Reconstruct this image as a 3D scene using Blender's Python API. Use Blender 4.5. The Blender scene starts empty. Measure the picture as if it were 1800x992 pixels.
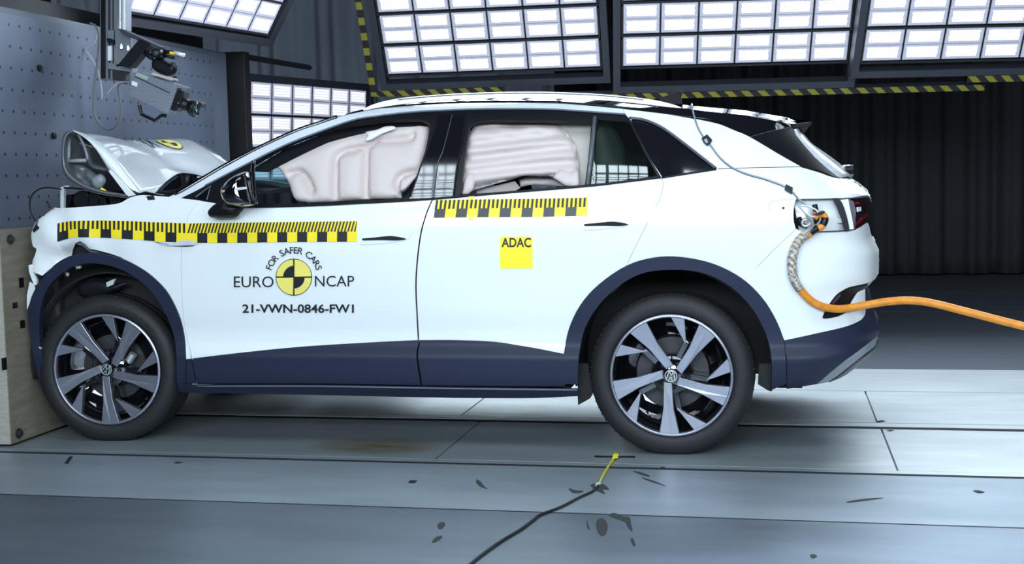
import bpy, bmesh, math, random
import numpy as np
from mathutils import Vector, Matrix
from mathutils.geometry import delaunay_2d_cdt
random.seed(7)
scn = bpy.context.scene
COL = scn.collection
# ------------------------------------------------------------------ camera
F, CX, CY = 2232.0, 900.0, 496.0
def _n(v): v = np.array(v, float); return v/np.linalg.norm(v)
_y = _n([1370-CX, 298-CY, F]); _x = -_n([-9679-CX, 548-CY, F]); _x = _n(_x-_y*np.dot(_x, _y)); _z = np.cross(_x, _y)
RC = np.stack([_x, _y, _z], 1)                     # world -> camera (x right, y down, z forward)
_pc = np.array([(1179-CX)/F*5.72, (662-CY)/F*5.72, 5.72])
TC = _pc - RC @ np.array([0, .03, .365])
EYE = -RC.T @ TC
cam_d = bpy.data.cameras.new('camera'); cam = bpy.data.objects.new('camera', cam_d); COL.objects.link(cam)
cam_d.sensor_width = 36; cam_d.lens = F*36/1800; cam_d.clip_start = .05; cam_d.clip_end = 100
M = Matrix.Identity(4)
for i in range(3):
    M[i][0] = RC[0, i]; M[i][1] = -RC[1, i]; M[i][2] = -RC[2, i]; M[i][3] = EYE[i]
cam.matrix_world = M
scn.camera = cam
# ------------------------------------------------------------------ light and exposure
scn.view_settings.view_transform = 'Standard'; scn.view_settings.look = 'None'
scn.view_settings.gamma = 1; scn.view_settings.use_curve_mapping = False
scn.view_settings.exposure = 0.0
w = bpy.data.worlds.new('world'); scn.world = w; w.use_nodes = True
w.node_tree.nodes['Background'].inputs[0].default_value = (.35, .45, .7, 1)
w.node_tree.nodes['Background'].inputs[1].default_value = .012
K_BACK, K_BACK_HIGH, K_NEAR, K_LEFT, K_TOP, K_FILL, K_FLOOR_FILL = 7.0, 55.0, 17.0, 1.3, 6.0, 66.0, 30.0
# ------------------------------------------------------------------ helpers
WM = {}
def proj(p):
    q = RC @ np.array(p) + TC
    return CX+F*q[0]/q[2], CY+F*q[1]/q[2]
def ray(px, py): return RC.T @ np.array([(px-CX)/F, (py-CY)/F, 1.0])
def un(px, py, ax, val):
    d = ray(px, py); return EYE + d*((val-EYE[ax])/d[ax])
def pw(p): return un(p[0], p[1], 1, 0)
# side surface of the car: y = S(x, z)
ZG = np.arange(0, 2.0, .002)
def table(pts, sig=0):
    a = np.array(pts); v = np.interp(ZG, a[:, 0], a[:, 1])
    if sig:
        k = np.exp(-.5*(np.arange(-60, 61)*.002/sig)**2); k /= k.sum(); v = np.convolve(np.pad(v, 60, 'edge'), k, 'valid')
    return v
ZP = table([(.2, .12), (.25, .09), (.30, .05), (.35, .035), (.447, .020), (.50, .050), (.56, .050), (.66, .030), (.80, .012), (.95, .0), (1.06, .0), (1.14, .012),
            (1.20, .04), (1.25, .065), (1.4, .15), (1.55, .25), (1.6, .29), (1.63, .34), (1.66, .44), (1.70, .75)], .012)
_re = [(1425, 214), (1497, 313), (1531, 342), (1535, 370), (1532, 417), (1546, 439), (1545, 481), (1534, 503), (1537, 544), (1548, 574), (1543, 612), (1488, 658), (1437, 676), (1380, 686)]
_rp = sorted([(un(a, b, 1, .45)[2], un(a, b, 1, .45)[0]) for a, b in _re])
XE = table(_rp, .012)
_fe = [(95, 360), (85, 370), (60, 391), (53.6, 411), (56, 432), (58, 465), (50, 530), (50, 566), (57, 616), (66, 660), (75, 689), (106, 715)]
_fp = sorted([(un(a, b, 1, .05)[2], un(a, b, 1, .05)[0]-(.13 if b > 500 else 0)) for a, b in _fe])
XF = table(_fp, .010)
def S(x, z):
    i = min(max(int(z/.002), 0), 998); t = min(max(z/.002-i, 0), 1)
    zp = ZP[i]*(1-t)+ZP[i+1]*t; d = XE[i]*(1-t)+XE[i+1]*t-x
    r = .45-d*20 if d < 0 else .45*math.exp(-(d/.08)**.7)
    f = 0
    if z < 1.35:
        g = x-(XF[i]*(1-t)+XF[i+1]*t)
        f = .045-g*15 if g < 0 else .045*math.exp(-(g/.07)**.8)
    return float(zp+r+f)
def SN(x, z, dent=None):
    h = .006; fn = (lambda a, b: S(a, b)+(dent(a, b) if dent else 0))
    gx = (fn(x+h, z)-fn(x-h, z))/(2*h); gz = (fn(x, z+h)-fn(x, z-h))/(2*h)
    gx = max(-3, min(3, gx)); gz = max(-4, min(4, gz))
    L = math.sqrt(gx*gx+gz*gz+1); return (gx/L, -1/L, gz/L)
_pc_ = {}
def P(px, py, off=0.0):
    key = (round(px, 2), round(py, 2), off)
    if key in _pc_: return _pc_[key]
    d = ray(px, py)
    def at(y): return EYE + d*((y-EYE[1])/d[1])
    y0 = -.3; hit = None; y = y0
    while y < 1.2:
        y += .02
        p = at(y)
        if y-(S(p[0], p[2])+off) >= 0:
            lo, hi = y-.02, y
            for _ in range(9):
                m = (lo+hi)/2; q = at(m)
                if m-(S(q[0], q[2])+off) >= 0: hi = m
                else: lo = m
            hit = at(hi); break
    if hit is None: hit = at(.05 if px < 900 else .5)
    _pc_[key] = hit
    return hit
def C(pts, n=6, closed=False):
    """Catmull-Rom through pixel points"""
    P_ = [np.array(p, float) for p in pts]; out = []
    N = len(P_)
    rng = range(N if closed else N-1)
    for i in rng:
        p1, p2 = P_[i], P_[(i+1) % N]
        p0 = P_[(i-1) % N] if closed or i > 0 else 2*p1-p2
        p3 = P_[(i+2) % N] if closed or i+2 < N else 2*p2-p1
        for k in range(n):
            t = k/n
            out.append(tuple(.5*(2*p1+(p2-p0)*t+(2*p0-5*p1+4*p2-p3)*t*t+(3*p1-p0-3*p2+p3)*t**3)))
    if not closed: out.append(tuple(P_[-1]))
    return out
def link(o, parent=None):
    COL.objects.link(o)
    WM[o.name] = o.matrix_basis.copy() if parent is None else o.matrix_basis.copy()
    if parent is not None:
        o.parent = parent; o.matrix_parent_inverse = WM[parent.name].inverted()
    return o
def tag(o, label=None, cat=None, group=None, kind=None):
    if label: o['label'] = label
    if cat: o['category'] = cat
    if group: o['group'] = group
    if kind: o['kind'] = kind
    return o
def empty(name, loc, label, cat, group=None):
    o = bpy.data.objects.new(name, None); o.location = loc; o.empty_display_size = .1
    o.matrix_basis = Matrix.Translation(loc)
    link(o); return tag(o, label, cat, group)
def obj(name, vs, fs, m, parent=None, smooth=False, bevel=0, solid=0, seg=2, fix=True):
    me = bpy.data.meshes.new(name); me.from_pydata([tuple(map(float, v)) for v in vs], [], fs)
    if isinstance(m, (list, tuple)):
        for a in m: me.materials.append(a)
    else: me.materials.append(m)
    if fix:
        b = bmesh.new(); b.from_mesh(me); bmesh.ops.recalc_face_normals(b, faces=b.faces); b.to_mesh(me); b.free()
    if smooth: me.polygons.foreach_set('use_smooth', [True]*len(me.polygons))
    o = bpy.data.objects.new(name, me)
    link(o, parent)
    if solid:
        s = o.modifiers.new('s', 'SOLIDIFY'); s.thickness = solid; s.offset = -1
    if bevel:
        s = o.modifiers.new('b', 'BEVEL'); s.width = bevel; s.segments = seg; s.limit_method = 'ANGLE'; s.angle_limit = .6
        if smooth is False:
            me.polygons.foreach_set('use_smooth', [False]*len(me.polygons))
    return o
class MB:
    def __init__(s): s.v = []; s.f = []
    def add(s, vs, fs):
        n = len(s.v); s.v += [tuple(v) for v in vs]; s.f += [tuple(n+i for i in f) for f in fs]; return s
    def box(s, a, b, M_=None):
        (x0, y0, z0), (x1, y1, z1) = a, b
        vs = [(x, y, z) for x in (x0, x1) for y in (y0, y1) for z in (z0, z1)]
        if M_ is not None: vs = [tuple(M_ @ Vector(v)) for v in vs]
        return s.add(vs, [(0, 1, 3, 2), (4, 6, 7, 5), (0, 4, 5, 1), (2, 3, 7, 6), (0, 2, 6, 4), (1, 5, 7, 3)])
    def tube(s, pts, r, n=8, caps=True):
        pts = [Vector(p) for p in pts]; rings = []
        t0 = (pts[1]-pts[0]).normalized(); up = Vector((0, 0, 1)) if abs(t0.z) < .9 else Vector((1, 0, 0))
        a = t0.cross(up).normalized()
        for i, p in enumerate(pts):
            t = (pts[min(i+1, len(pts)-1)]-pts[max(i-1, 0)]).normalized()
            a = (a-t*a.dot(t)).normalized(); b = t.cross(a)
            rr = r[i] if isinstance(r, (list, tuple)) else r
            rings.append([p+(a*math.cos(2*math.pi*k/n)+b*math.sin(2*math.pi*k/n))*rr for k in range(n)])
        vs = [v for q in rings for v in q]; fs = []
        for i in range(len(pts)-1):
            for k in range(n): fs.append((i*n+k, i*n+(k+1) % n, (i+1)*n+(k+1) % n, (i+1)*n+k))
        if caps: fs += [tuple(range(n))[::-1], tuple((len(pts)-1)*n+k for k in range(n))]
        return s.add(vs, fs)
    def lathe(s, prof, n=48, M_=None, close=False):
        """profile (r, y) spun about the Y axis"""
        m = len(prof); vs = []
        for k in range(n):
            a = 2*math.pi*k/n
            for r, y in prof: vs.append((r*math.cos(a), y, r*math.sin(a)))
        fs = [(k*m+i, ((k+1) % n)*m+i, ((k+1) % n)*m+i+1, k*m+i+1) for k in range(n) for i in range(m-1)]
        if close: fs += [(k*m+m-1, ((k+1) % n)*m+m-1, ((k+1) % n)*m, k*m) for k in range(n)]
        if M_ is not None: vs = [tuple(M_ @ Vector(v)) for v in vs]
        return s.add(vs, fs)
    def out(s, name, m, parent=None, **k): return obj(name, s.v, s.f, m, parent, **k)
def inside(pts, poly):
    x = pts[:, 0]; y = pts[:, 1]; r = np.zeros(len(pts), bool); n = len(poly)
    for i in range(n):
        x1, y1 = poly[i]; x2, y2 = poly[(i+1) % n]
        c = ((y1 > y) != (y2 > y)); dy = (y2-y1) if y2 != y1 else 1e-12
        r ^= c & (x < (x2-x1)*(y-y1)/dy+x1)
    return r
def segdist(pts, poly, closed=True):
    d = np.full(len(pts), 1e9); n = len(poly)
    for i in range(n if closed else n-1):
        a = np.array(poly[i]); b = np.array(poly[(i+1) % n]); ab = b-a; L = max(ab @ ab, 1e-12)
        t = np.clip(((pts-a) @ ab)/L, 0, 1); q = pts-(a+t[:, None]*ab); d = np.minimum(d, np.sqrt((q*q).sum(1)))
    return d
def fill(poly, holes=(), step=None):
    """triangulate a 2D polygon (with holes), with interior grid points"""
    allp = [tuple(map(float, p)) for p in poly]; edges = [(i, (i+1) % len(poly)) for i in range(len(poly))]
    for h in holes:
        n = len(allp); allp += [tuple(map(float, p)) for p in h]; edges += [(n+i, n+(i+1) % len(h)) for i in range(len(h))]
    A = np.array(poly)
    if step:
        lo, hi = A.min(0), A.max(0)
        gx = np.arange(lo[0]+step*.5, hi[0], step); gy = np.arange(lo[1]+step*.5, hi[1], step)
        if len(gx) and len(gy):
            G = np.array([(x+(step*.5 if j % 2 else 0), y) for j, y in enumerate(gy) for x in gx])
            k = inside(G, poly)
            for h in holes: k &= ~inside(G, h)
            G = G[k]
            if len(G):
                d = segdist(G, poly)
                for h in holes: d = np.minimum(d, segdist(G, h))
                allp += [tuple(p) for p in G[d > step*.4]]
    r = delaunay_2d_cdt([Vector(p) for p in allp], edges, [], 0, 1e-6)
    vs = [tuple(v) for v in r[0]]; fs = [tuple(f) for f in r[2]]
    if fs:
        V = np.array(vs); c = np.array([V[list(f)].mean(0) for f in fs]); k = inside(c, poly)
        for h in holes: k &= ~inside(c, h)
        fs = [f for f, q in zip(fs, k) if q]
    return vs, fs
def inset(poly, d):
    """shrink closed 2D polygon by d"""
    A = [np.array(p, float) for p in poly]
    B = []
    for p in A:
        if not B or np.linalg.norm(p-B[-1]) > 1e-5: B.append(p)
    if np.linalg.norm(B[0]-B[-1]) < 1e-5: B.pop()
    n = len(B); area = sum(B[i][0]*B[(i+1) % n][1]-B[(i+1) % n][0]*B[i][1] for i in range(n)); sg = 1 if area > 0 else -1
    out = []
    for i in range(n):
        a = B[i]-B[i-1]; b = B[(i+1) % n]-B[i]; a = a/np.linalg.norm(a); b = b/np.linalg.norm(b)
        na = np.array([-a[1], a[0]])*sg; nb = np.array([-b[1], b[0]])*sg
        m = na+nb; L = m @ m
        m = m*(2/L) if L > .5 else m*2
        out.append(tuple(B[i]+m*d*.5*1.0))
    return out
def flip_out(vs, fs):
    """orient triangles so that normals face -Y"""
    r = []
    for f in fs:
        a, b, c = (np.array(vs[i]) for i in f[:3])
        r.append(f if np.cross(b-a, c-a)[1] < 0 else f[::-1])
    return r
def panel(name, px, m, parent, holes=(), off=0.0, gap=.0015, solid=.006, step=.016, dent=None, smooth=True):
    """sheet panel lying on the car's side surface; px = outline in photo pixels"""
    q = []
    for p in px:
        w_ = P(p[0], p[1], off); q.append((w_[0], w_[2]))
    hs = [[(P(a, b, off)[0], P(a, b, off)[2]) for a, b in h] for h in holes]
    q = inset(q, gap)
    vs, fs = fill(q, hs, step)
    v3 = []; nn = []
    for x, z in vs:
        y = S(x, z)+off
        if dent: y += dent(x, z)
        v3.append((x, min(y, .80), z)); nn.append(SN(x, z, dent))
    fs = flip_out(v3, fs)
    return shell(name, v3, nn, fs, m, parent, solid)
def shell(name, v3, nn, fs, m, parent, solid):
    n = len(v3)
    bk = [(v[0]-k[0]*solid, v[1]-k[1]*solid, v[2]-k[2]*solid) for v, k in zip(v3, nn)]
    V = list(v3)+bk; N = list(nn)+[(-k[0], -k[1], -k[2]) for k in nn]; f3 = list(fs)+[tuple(i+n for i in f[::-1]) for f in fs]
    E_ = set()
    for f in fs:
        for i in range(3): E_.add((f[i], f[(i+1) % 3]))
    for a, b in E_:
        if (b, a) not in E_:
            k = len(V); q = [v3[b], v3[a], bk[a], bk[b]]; V += q
            u = np.array(q[1])-np.array(q[0]); w_ = np.array(q[3])-np.array(q[0]); c = np.cross(u, w_); L = np.linalg.norm(c); c = c/L if L > 1e-12 else np.array([0, -1, 0])
            N += [tuple(c)]*4; f3.append((k, k+1, k+2, k+3))
    o = obj(name, V, f3, m, parent, smooth=True, fix=False)
    o.data.normals_split_custom_set_from_vertices(N)
    return o
def decal(name, px, m, parent, off=-.003, step=None, holes=(), solid=0):
    vs, fs = fill(px, holes, step)
    v3 = [P(a, b, off) for a, b in vs]
    return shell(name, v3, [SN(v[0], v[2]) for v in v3], flip_out(v3, fs), m, parent, solid or .0008)
def decal_raw(name, vs, fs, m, parent, off=-.004):
    v3 = [P(a, b, off) for a, b in vs]
    o = obj(name, v3, flip_out(v3, fs), m, parent, fix=False, smooth=True)
    o.data.normals_split_custom_set_from_vertices([SN(v[0], v[2]) for v in v3]); return o
def extr(name, px, Y0, Y1, m, parent=None, bevel=.003, holes=(), smooth=False, ax=1):
    """outline traced in the plane Y = Y0, extruded to Y1"""
    q = [un(a, b, 1, Y0) for a, b in px]
    return prism(name, [(p[0], p[2]) for p in q], Y0, Y1, m, parent, bevel, [[(un(a, b, 1, Y0)[0], un(a, b, 1, Y0)[2]) for a, b in h] for h in holes])
def prism(name, xz, Y0, Y1, m, parent=None, bevel=.003, holes=(), add=None):
    vs, fs = fill(xz, holes)
    n = len(vs); v3 = [(x, Y0, z) for x, z in vs]+[(x, Y1, z) for x, z in vs]
    f3 = list(fs)+[tuple(i+n for i in f[::-1]) for f in fs]
    cnt = {}
    for f in fs:
        for i in range(len(f)):
            e = (f[i], f[(i+1) % len(f)]); cnt[e] = 1
    for a, b in cnt:
        if (b, a) not in cnt: f3.append((b, a, a+n, b+n))
    if add is not None: add.add(v3, f3); return None
    return obj(name, v3, f3, m, parent, bevel=bevel)
def pillow(name, px, Y, depth, m, parent=None, edge=.03, step=.012, seams=(), back=True, wob=None, plane=None):
    """puffed body: outline in the plane Y, swelling by depth towards and away from the viewer"""
    fn = plane or (lambda a, b: un(a, b, 1, Y))
    q3 = [fn(a, b) for a, b in px]; q = [(p[0], p[2]) for p in q3]
    vs, fs = fill(q, (), step); V = np.array(vs)
    d = segdist(V, q)
    sd = np.full(len(V), 1e9)
    for s in seams:
        sd = np.minimum(sd, segdist(V, [(fn(a, b)[0], fn(a, b)[2]) for a, b in s], False))
    h = depth*np.sqrt(np.clip(1-(1-np.clip(d/edge, 0, 1))**2, 0, 1))*(1-.75*np.exp(-(sd/.018)**2)-.25*np.exp(-(sd/.05)**2))
    base = (lambda x, z: Y) if plane is None else (lambda x, z: S(x, z)+Y)
    front = [(x, base(x, z)-hh+(wob(x, z) if wob else 0), z) for (x, z), hh in zip(vs, h)]
    fs = flip_out(front, fs)
    if not back: return obj(name, front, fs, m, parent, smooth=True, fix=False, solid=.003)
    n = len(vs); bk = [(x, base(x, z)+hh*.8+.001, z) for (x, z), hh in zip(vs, h)]
    f3 = list(fs)+[tuple(i+n for i in f[::-1]) for f in fs]; cnt = set()
    for f in fs:
        for i in range(len(f)): cnt.add((f[i], f[(i+1) % len(f)]))
    for a, b in cnt:
        if (b, a) not in cnt: f3.append((b, a, a+n, b+n))
    return obj(name, front+bk, f3, m, parent, smooth=True)
def loft(name, rows, m, parent=None, smooth=True, solid=0, **k):
    n = len(rows[0]); vs = [p for r in rows for p in r]
    fs = [(i*n+j, i*n+j+1, (i+1)*n+j+1, (i+1)*n+j) for i in range(len(rows)-1) for j in range(n-1)]
    return obj(name, vs, fs, m, parent, smooth=smooth, solid=solid, **k)
def text2d(s, bold=0.0, sp=1.0):
    cu = bpy.data.curves.new('t', 'FONT'); cu.body = s; cu.size = 1; cu.offset = bold; cu.resolution_u = 3; cu.space_character = sp
    o = bpy.data.objects.new('t', cu); COL.objects.link(o); bpy.context.view_layer.update()
    me = o.evaluated_get(bpy.context.evaluated_depsgraph_get()).to_mesh()
    V = np.array([(v.co.x, v.co.y) for v in me.vertices]); fs = [tuple(p.vertices) for p in me.polygons]
    o.evaluated_get(bpy.context.evaluated_depsgraph_get()).to_mesh_clear()
    bpy.data.objects.remove(o); bpy.data.curves.remove(cu)
    return V, fs
# ------------------------------------------------------------------ materials
def mat(name, col, rough=.5, metal=0, coat=0, var=0, scale=8, bump=0, spec=.5, bscale=None, stretch=None, alpha=None, sheen=0):
    m = bpy.data.materials.new(name); m.use_nodes = True; nt = m.node_tree; b = nt.nodes['Principled BSDF']
    b.inputs['Base Color'].default_value = (*col, 1); b.inputs['Roughness'].default_value = rough; b.inputs['Metallic'].default_value = metal
    b.inputs['Coat Weight'].default_value = coat; b.inputs['Coat Roughness'].default_value = .04; b.inputs['Specular IOR Level'].default_value = spec
    tc = nt.nodes.new('ShaderNodeTexCoord'); mp = nt.nodes.new('ShaderNodeMapping'); nt.links.new(tc.outputs['Object'], mp.inputs[0])
    if stretch: mp.inputs['Scale'].default_value = stretch
    nz = nt.nodes.new('ShaderNodeTexNoise'); nz.inputs['Scale'].default_value = scale; nz.inputs['Detail'].default_value = 5; nt.links.new(mp.outputs[0], nz.inputs['Vector'])
    v = var or .03
    mx = nt.nodes.new('ShaderNodeMix'); mx.data_type = 'RGBA'
    mx.inputs['A'].default_value = (*[c*(1-v) for c in col], 1); mx.inputs['B'].default_value = (*[min(1, c*(1+v)) for c in col], 1)
    nt.links.new(nz.outputs['Fac'], mx.inputs['Factor']); nt.links.new(mx.outputs['Result'], b.inputs['Base Color'])
    if bump:
        n2 = nt.nodes.new('ShaderNodeTexNoise'); n2.inputs['Scale'].default_value = bscale or scale*6; n2.inputs['Detail'].default_value = 3; nt.links.new(mp.outputs[0], n2.inputs['Vector'])
        bp = nt.nodes.new('ShaderNodeBump'); bp.inputs['Strength'].default_value = bump; bp.inputs['Distance'].default_value = .01
        nt.links.new(n2.outputs['Fac'], bp.inputs['Height']); nt.links.new(bp.outputs[0], b.inputs['Normal'])
    return m
def nodes(m): return m.node_tree.nodes, m.node_tree.links, m.node_tree.nodes['Principled BSDF']
def mth(nt, op, a, b=None, c=None):
    n = nt.nodes.new('ShaderNodeMath'); n.operation = op
    for i, v in enumerate((a, b, c)):
        if v is None: continue
        if hasattr(v, 'links') or isinstance(v, bpy.types.NodeSocket): nt.links.new(v, n.inputs[i])
        else: n.inputs[i].default_value = v
    return n.outputs[0]
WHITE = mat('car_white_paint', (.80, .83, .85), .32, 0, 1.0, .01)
SILVER = mat('roof_strip_silver', (.74, .78, .85), .3, .1, .6)
RAIL = mat('rail_aluminium', (.82, .84, .88), .3, .35)
CLAD = mat('cladding_grey_plastic', (.017, .021, .046), .45, 0, 0, .06, 30, spec=.28)
BLACK = mat('gloss_black', (.004, .004, .006), .05, 0, 1.0, .0, spec=.9)
TRIM = mat('black_trim', (.006, .0065, .009), .38, spec=.25)
RUBBER = mat('tyre_rubber', (.0125, .013, .015), .58, 0, 0, .15, 20, .15, .4, 60)
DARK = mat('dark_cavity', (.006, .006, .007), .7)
LINER = mat('wheel_liner', (.006, .006, .007), .75, 0, 0, .5, 25, .4)
MACH = mat('machined_alloy', (.34, .345, .41), .33, .85)
BRIGHT = mat('bright_alloy', (.80, .82, .85), .25, .9)
STEEL = mat('brake_steel', (.045, .047, .052), .45, .5)
YEL = mat('decal_yellow', (.93, .72, .02), .4)
YELP = mat('decal_pale_yellow', (.84, .72, .16), .4)
YELA = mat('decal_bright_yellow', (1, .85, .03), .4)
INK = mat('decal_black', (.012, .013, .017), .4)
INKB = mat('decal_brown_black', (.05, .035, .01), .4)
BAG = mat('airbag_cloth', (.62, .535, .52), .85, 0, 0, .03, 40, .12, .3, 300)
BAGW = mat('airbag_white_strip', (.78, .76, .77), .7, 0, 0, .02, 30, .2, .3, 80)
SEAM = mat('airbag_seam', (.72, .52, .52), .8)
PALE = mat('interior_pale_trim', (.48, .44, .42), .8)
SEAT = mat('seat_cloth', (.22, .24, .22), .9, 0, 0, .1, 40)
GAP = mat('panel_gap', (.01, .01, .012), .9)
RIGM = mat('rig_steel', (.045, .050, .065), .5, .3)
RIGD = mat('rig_dark', (.012, .013, .016), .6)
ORANGE = mat('cable_orange', (.72, .25, .02), .45, 0, 0, .35, 30)
CURT_UNLIT = mat('curtain_cloth_unlit', (.055, .057, .064), .9, 0, 0, .1, 6)  # dark copy of the cloth: shade behind the light panels put into the colour
CURT_LIT = mat('curtain_cloth_lit', (.46, .50, .60), .9, 0, 0, .1, 6)  # pale copy of the cloth: the side panels' light put into the colour
ALU = mat('aluminium_profile', (.22, .235, .27), .4, .5)
CAMG = mat('camera_grey', (.17, .185, .22), .45, .2)
FINM = mat('satin_black', (.004, .004, .006), .45, spec=.12)
RED = mat('tail_red', (.5, .005, .01), .15, 0, 1)
CLEAR = mat('clear_plastic', (.6, .62, .65), .15, 0, .6)
AMBER = mat('indicator_amber', (.75, .35, .18), .2, 0, 1)
WIRE = mat('steel_wire', (.55, .57, .58), .4, .7)
GREYD = mat('hood_inner', (.12, .13, .145), .5, 0, .3, .1, 10)
CONC = mat('wall_paint_dark', (.05, .055, .07), .9, 0, 0, .1, 3)
LEAF = mat('paint_scuff', (.035, .04, .04), .8, 0, 0, .5, 60)
def glass(name, tint, fac):
    m = bpy.data.materials.new(name); m.use_nodes = True; nt = m.node_tree; nt.nodes.clear()
    o = nt.nodes.new('ShaderNodeOutputMaterial'); t = nt.nodes.new('ShaderNodeBsdfTransparent'); t.inputs[0].default_value = (*tint, 1)
    g = nt.nodes.new('ShaderNodeBsdfGlossy'); g.inputs['Roughness'].default_value = .02; lw = nt.nodes.new('ShaderNodeLayerWeight'); lw.inputs['Blend'].default_value = .5
    pw_ = mth(nt, 'POWER', lw.outputs['Facing'], 4.0); fo = mth(nt, 'ADD', mth(nt, 'MULTIPLY', pw_, .7), ((fac-1)/(fac+1))**2)
    mx = nt.nodes.new('ShaderNodeMixShader'); nt.links.new(fo, mx.inputs[0]); nt.links.new(t.outputs[0], mx.inputs[1]); nt.links.new(g.outputs[0], mx.inputs[2]); nt.links.new(mx.outputs[0], o.inputs[0])
    return m
GLT = glass('tinted_glass', (.55, .72, .76), 1.5)
GLD = glass('dark_privacy_glass', (.42, .48, .46), 2.0)
# ribs for the camera housing
def striped(name, ca, cb, freq, axis=2, rough=.5, width=.5, slant=0.0):
    m = mat(name, ca, rough); nd, lk, b = nodes(m); nt = m.node_tree
    tc = nt.nodes.new('ShaderNodeTexCoord'); sx = nt.nodes.new('ShaderNodeSeparateXYZ'); lk.new(tc.outputs['Object'], sx.inputs[0])
    a = mth(nt, 'MULTIPLY', sx.outputs[axis], freq)
    if slant: a = mth(nt, 'ADD', a, mth(nt, 'MULTIPLY', sx.outputs[2 if axis != 2 else 0], slant))
    f = mth(nt, 'LESS_THAN', mth(nt, 'FRACT', a), width)
    mx = nt.nodes.new('ShaderNodeMix'); mx.data_type = 'RGBA'; mx.inputs['A'].default_value = (*ca, 1); mx.inputs['B'].default_value = (*cb, 1)
    lk.new(f, mx.inputs['Factor']); lk.new(mx.outputs['Result'], b.inputs['Base Color'])
    return m
HAZ = striped('hazard_tape', (.26, .225, .02), (.012, .012, .015), 8.6, 0, .6, .52, 8.6)
HAZV = striped('hazard_tape_upright', (.26, .225, .02), (.012, .012, .015), 8.6, 2, .6, .52, 0)
RIB = striped('ribbed_grey', (.19, .21, .26), (.10, .11, .14), 150, 2, .5, .3)
def led_mat(name, k, dots, rows, bg=.36):
    m = bpy.data.materials.new(name); m.use_nodes = True; nt = m.node_tree; b = nt.nodes['Principled BSDF']; lk = nt.links
    b.inputs['Base Color'].default_value = (.4, .4, .46, 1); b.inputs['Roughness'].default_value = .5
    uv = nt.nodes.new('ShaderNodeTexCoord'); sx = nt.nodes.new('ShaderNodeSeparateXYZ'); lk.new(uv.outputs['UV'], sx.inputs[0])
    u, v = sx.outputs[0], sx.outputs[1]
    v2 = mth(nt, 'FRACT', mth(nt, 'MULTIPLY', v, 2.0))                   # two boards per cell
    def band(a, lo, hi): return mth(nt, 'MULTIPLY', mth(nt, 'GREATER_THAN', a, lo), mth(nt, 'LESS_THAN', a, hi))
    inr = mth(nt, 'MULTIPLY', band(u, .10, .90), band(v2, .16, .86))
    uu = mth(nt, 'MULTIPLY', mth(nt, 'SUBTRACT', u, .10), dots/.80)
    vv = mth(nt, 'MULTIPLY', mth(nt, 'SUBTRACT', v2, .16), rows/.70)
    odd = mth(nt, 'MULTIPLY', mth(nt, 'FLOORED_MODULO', mth(nt, 'FLOOR', vv), 2.0), .5)
    fu = mth(nt, 'SUBTRACT', mth(nt, 'FRACT', mth(nt, 'ADD', uu, odd)), .5); fv = mth(nt, 'SUBTRACT', mth(nt, 'FRACT', vv), .5)
    r2 = mth(nt, 'ADD', mth(nt, 'MULTIPLY', fu, fu), mth(nt, 'MULTIPLY', fv, fv))
    dot = mth(nt, 'MULTIPLY', mth(nt, 'LESS_THAN', r2, .16), inr)
    edge = mth(nt, 'MULTIPLY', band(u, .02, .98), band(v2, .03, .97))
    base = mth(nt, 'MULTIPLY', edge, bg)
    glow = mth(nt, 'MULTIPLY', inr, .25)
    tot = mth(nt, 'ADD', mth(nt, 'ADD', base, glow), mth(nt, 'MULTIPLY', dot, k))
    cm = nt.nodes.new('ShaderNodeMix'); cm.data_type = 'RGBA'; cm.inputs['A'].default_value = (.66, .64, .86, 1); cm.inputs['B'].default_value = (.76, .905, 1, 1); lk.new(dot, cm.inputs['Factor'])
    lk.new(cm.outputs['Result'], b.inputs['Emission Color']); lk.new(tot, b.inputs['Emission Strength'])
    return m
LED_BACK = led_mat('led_board_lit', K_BACK, 11, 4)
LED_LEFT = led_mat('led_board_side', K_LEFT, 18, 4, .48)
def led_grid(name, k):
    m = bpy.data.materials.new(name); m.use_nodes = True; nt = m.node_tree; b = nt.nodes['Principled BSDF']; lk = nt.links
    b.inputs['Base Color'].default_value = (.03, .03, .04, 1)
    uv = nt.nodes.new('ShaderNodeTexCoord'); sx = nt.nodes.new('ShaderNodeSeparateXYZ'); lk.new(uv.outputs['UV'], sx.inputs[0])
    f = None
    for s, n, lo, hi in ((0, 4.0, .07, .93), (1, 3.0, .13, .87)):
        q = mth(nt, 'FRACT', mth(nt, 'MULTIPLY', sx.outputs[s], n)); q = mth(nt, 'MULTIPLY', mth(nt, 'GREATER_THAN', q, lo), mth(nt, 'LESS_THAN', q, hi))
        f = q if f is None else mth(nt, 'MULTIPLY', f, q)
    b.inputs['Emission Color'].default_value = (.76, .905, 1, 1); lk.new(mth(nt, 'MULTIPLY', f, k*.5), b.inputs['Emission Strength'])
    return m
def led_flat(name, k):
    m = led_mat(name, k, 11, 4); return m
LED_HIGH = led_flat('led_board_lit_upper', K_BACK_HIGH)
LED_NEAR = led_grid('led_board_lit_front', K_NEAR)
LED_FILL = led_grid('led_fill_behind_camera', K_FILL)
LED_FLOOR_FILL = led_grid('led_fill_low', K_FLOOR_FILL)
LED_TOP = led_flat('led_board_lit_overhead', K_TOP)
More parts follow.
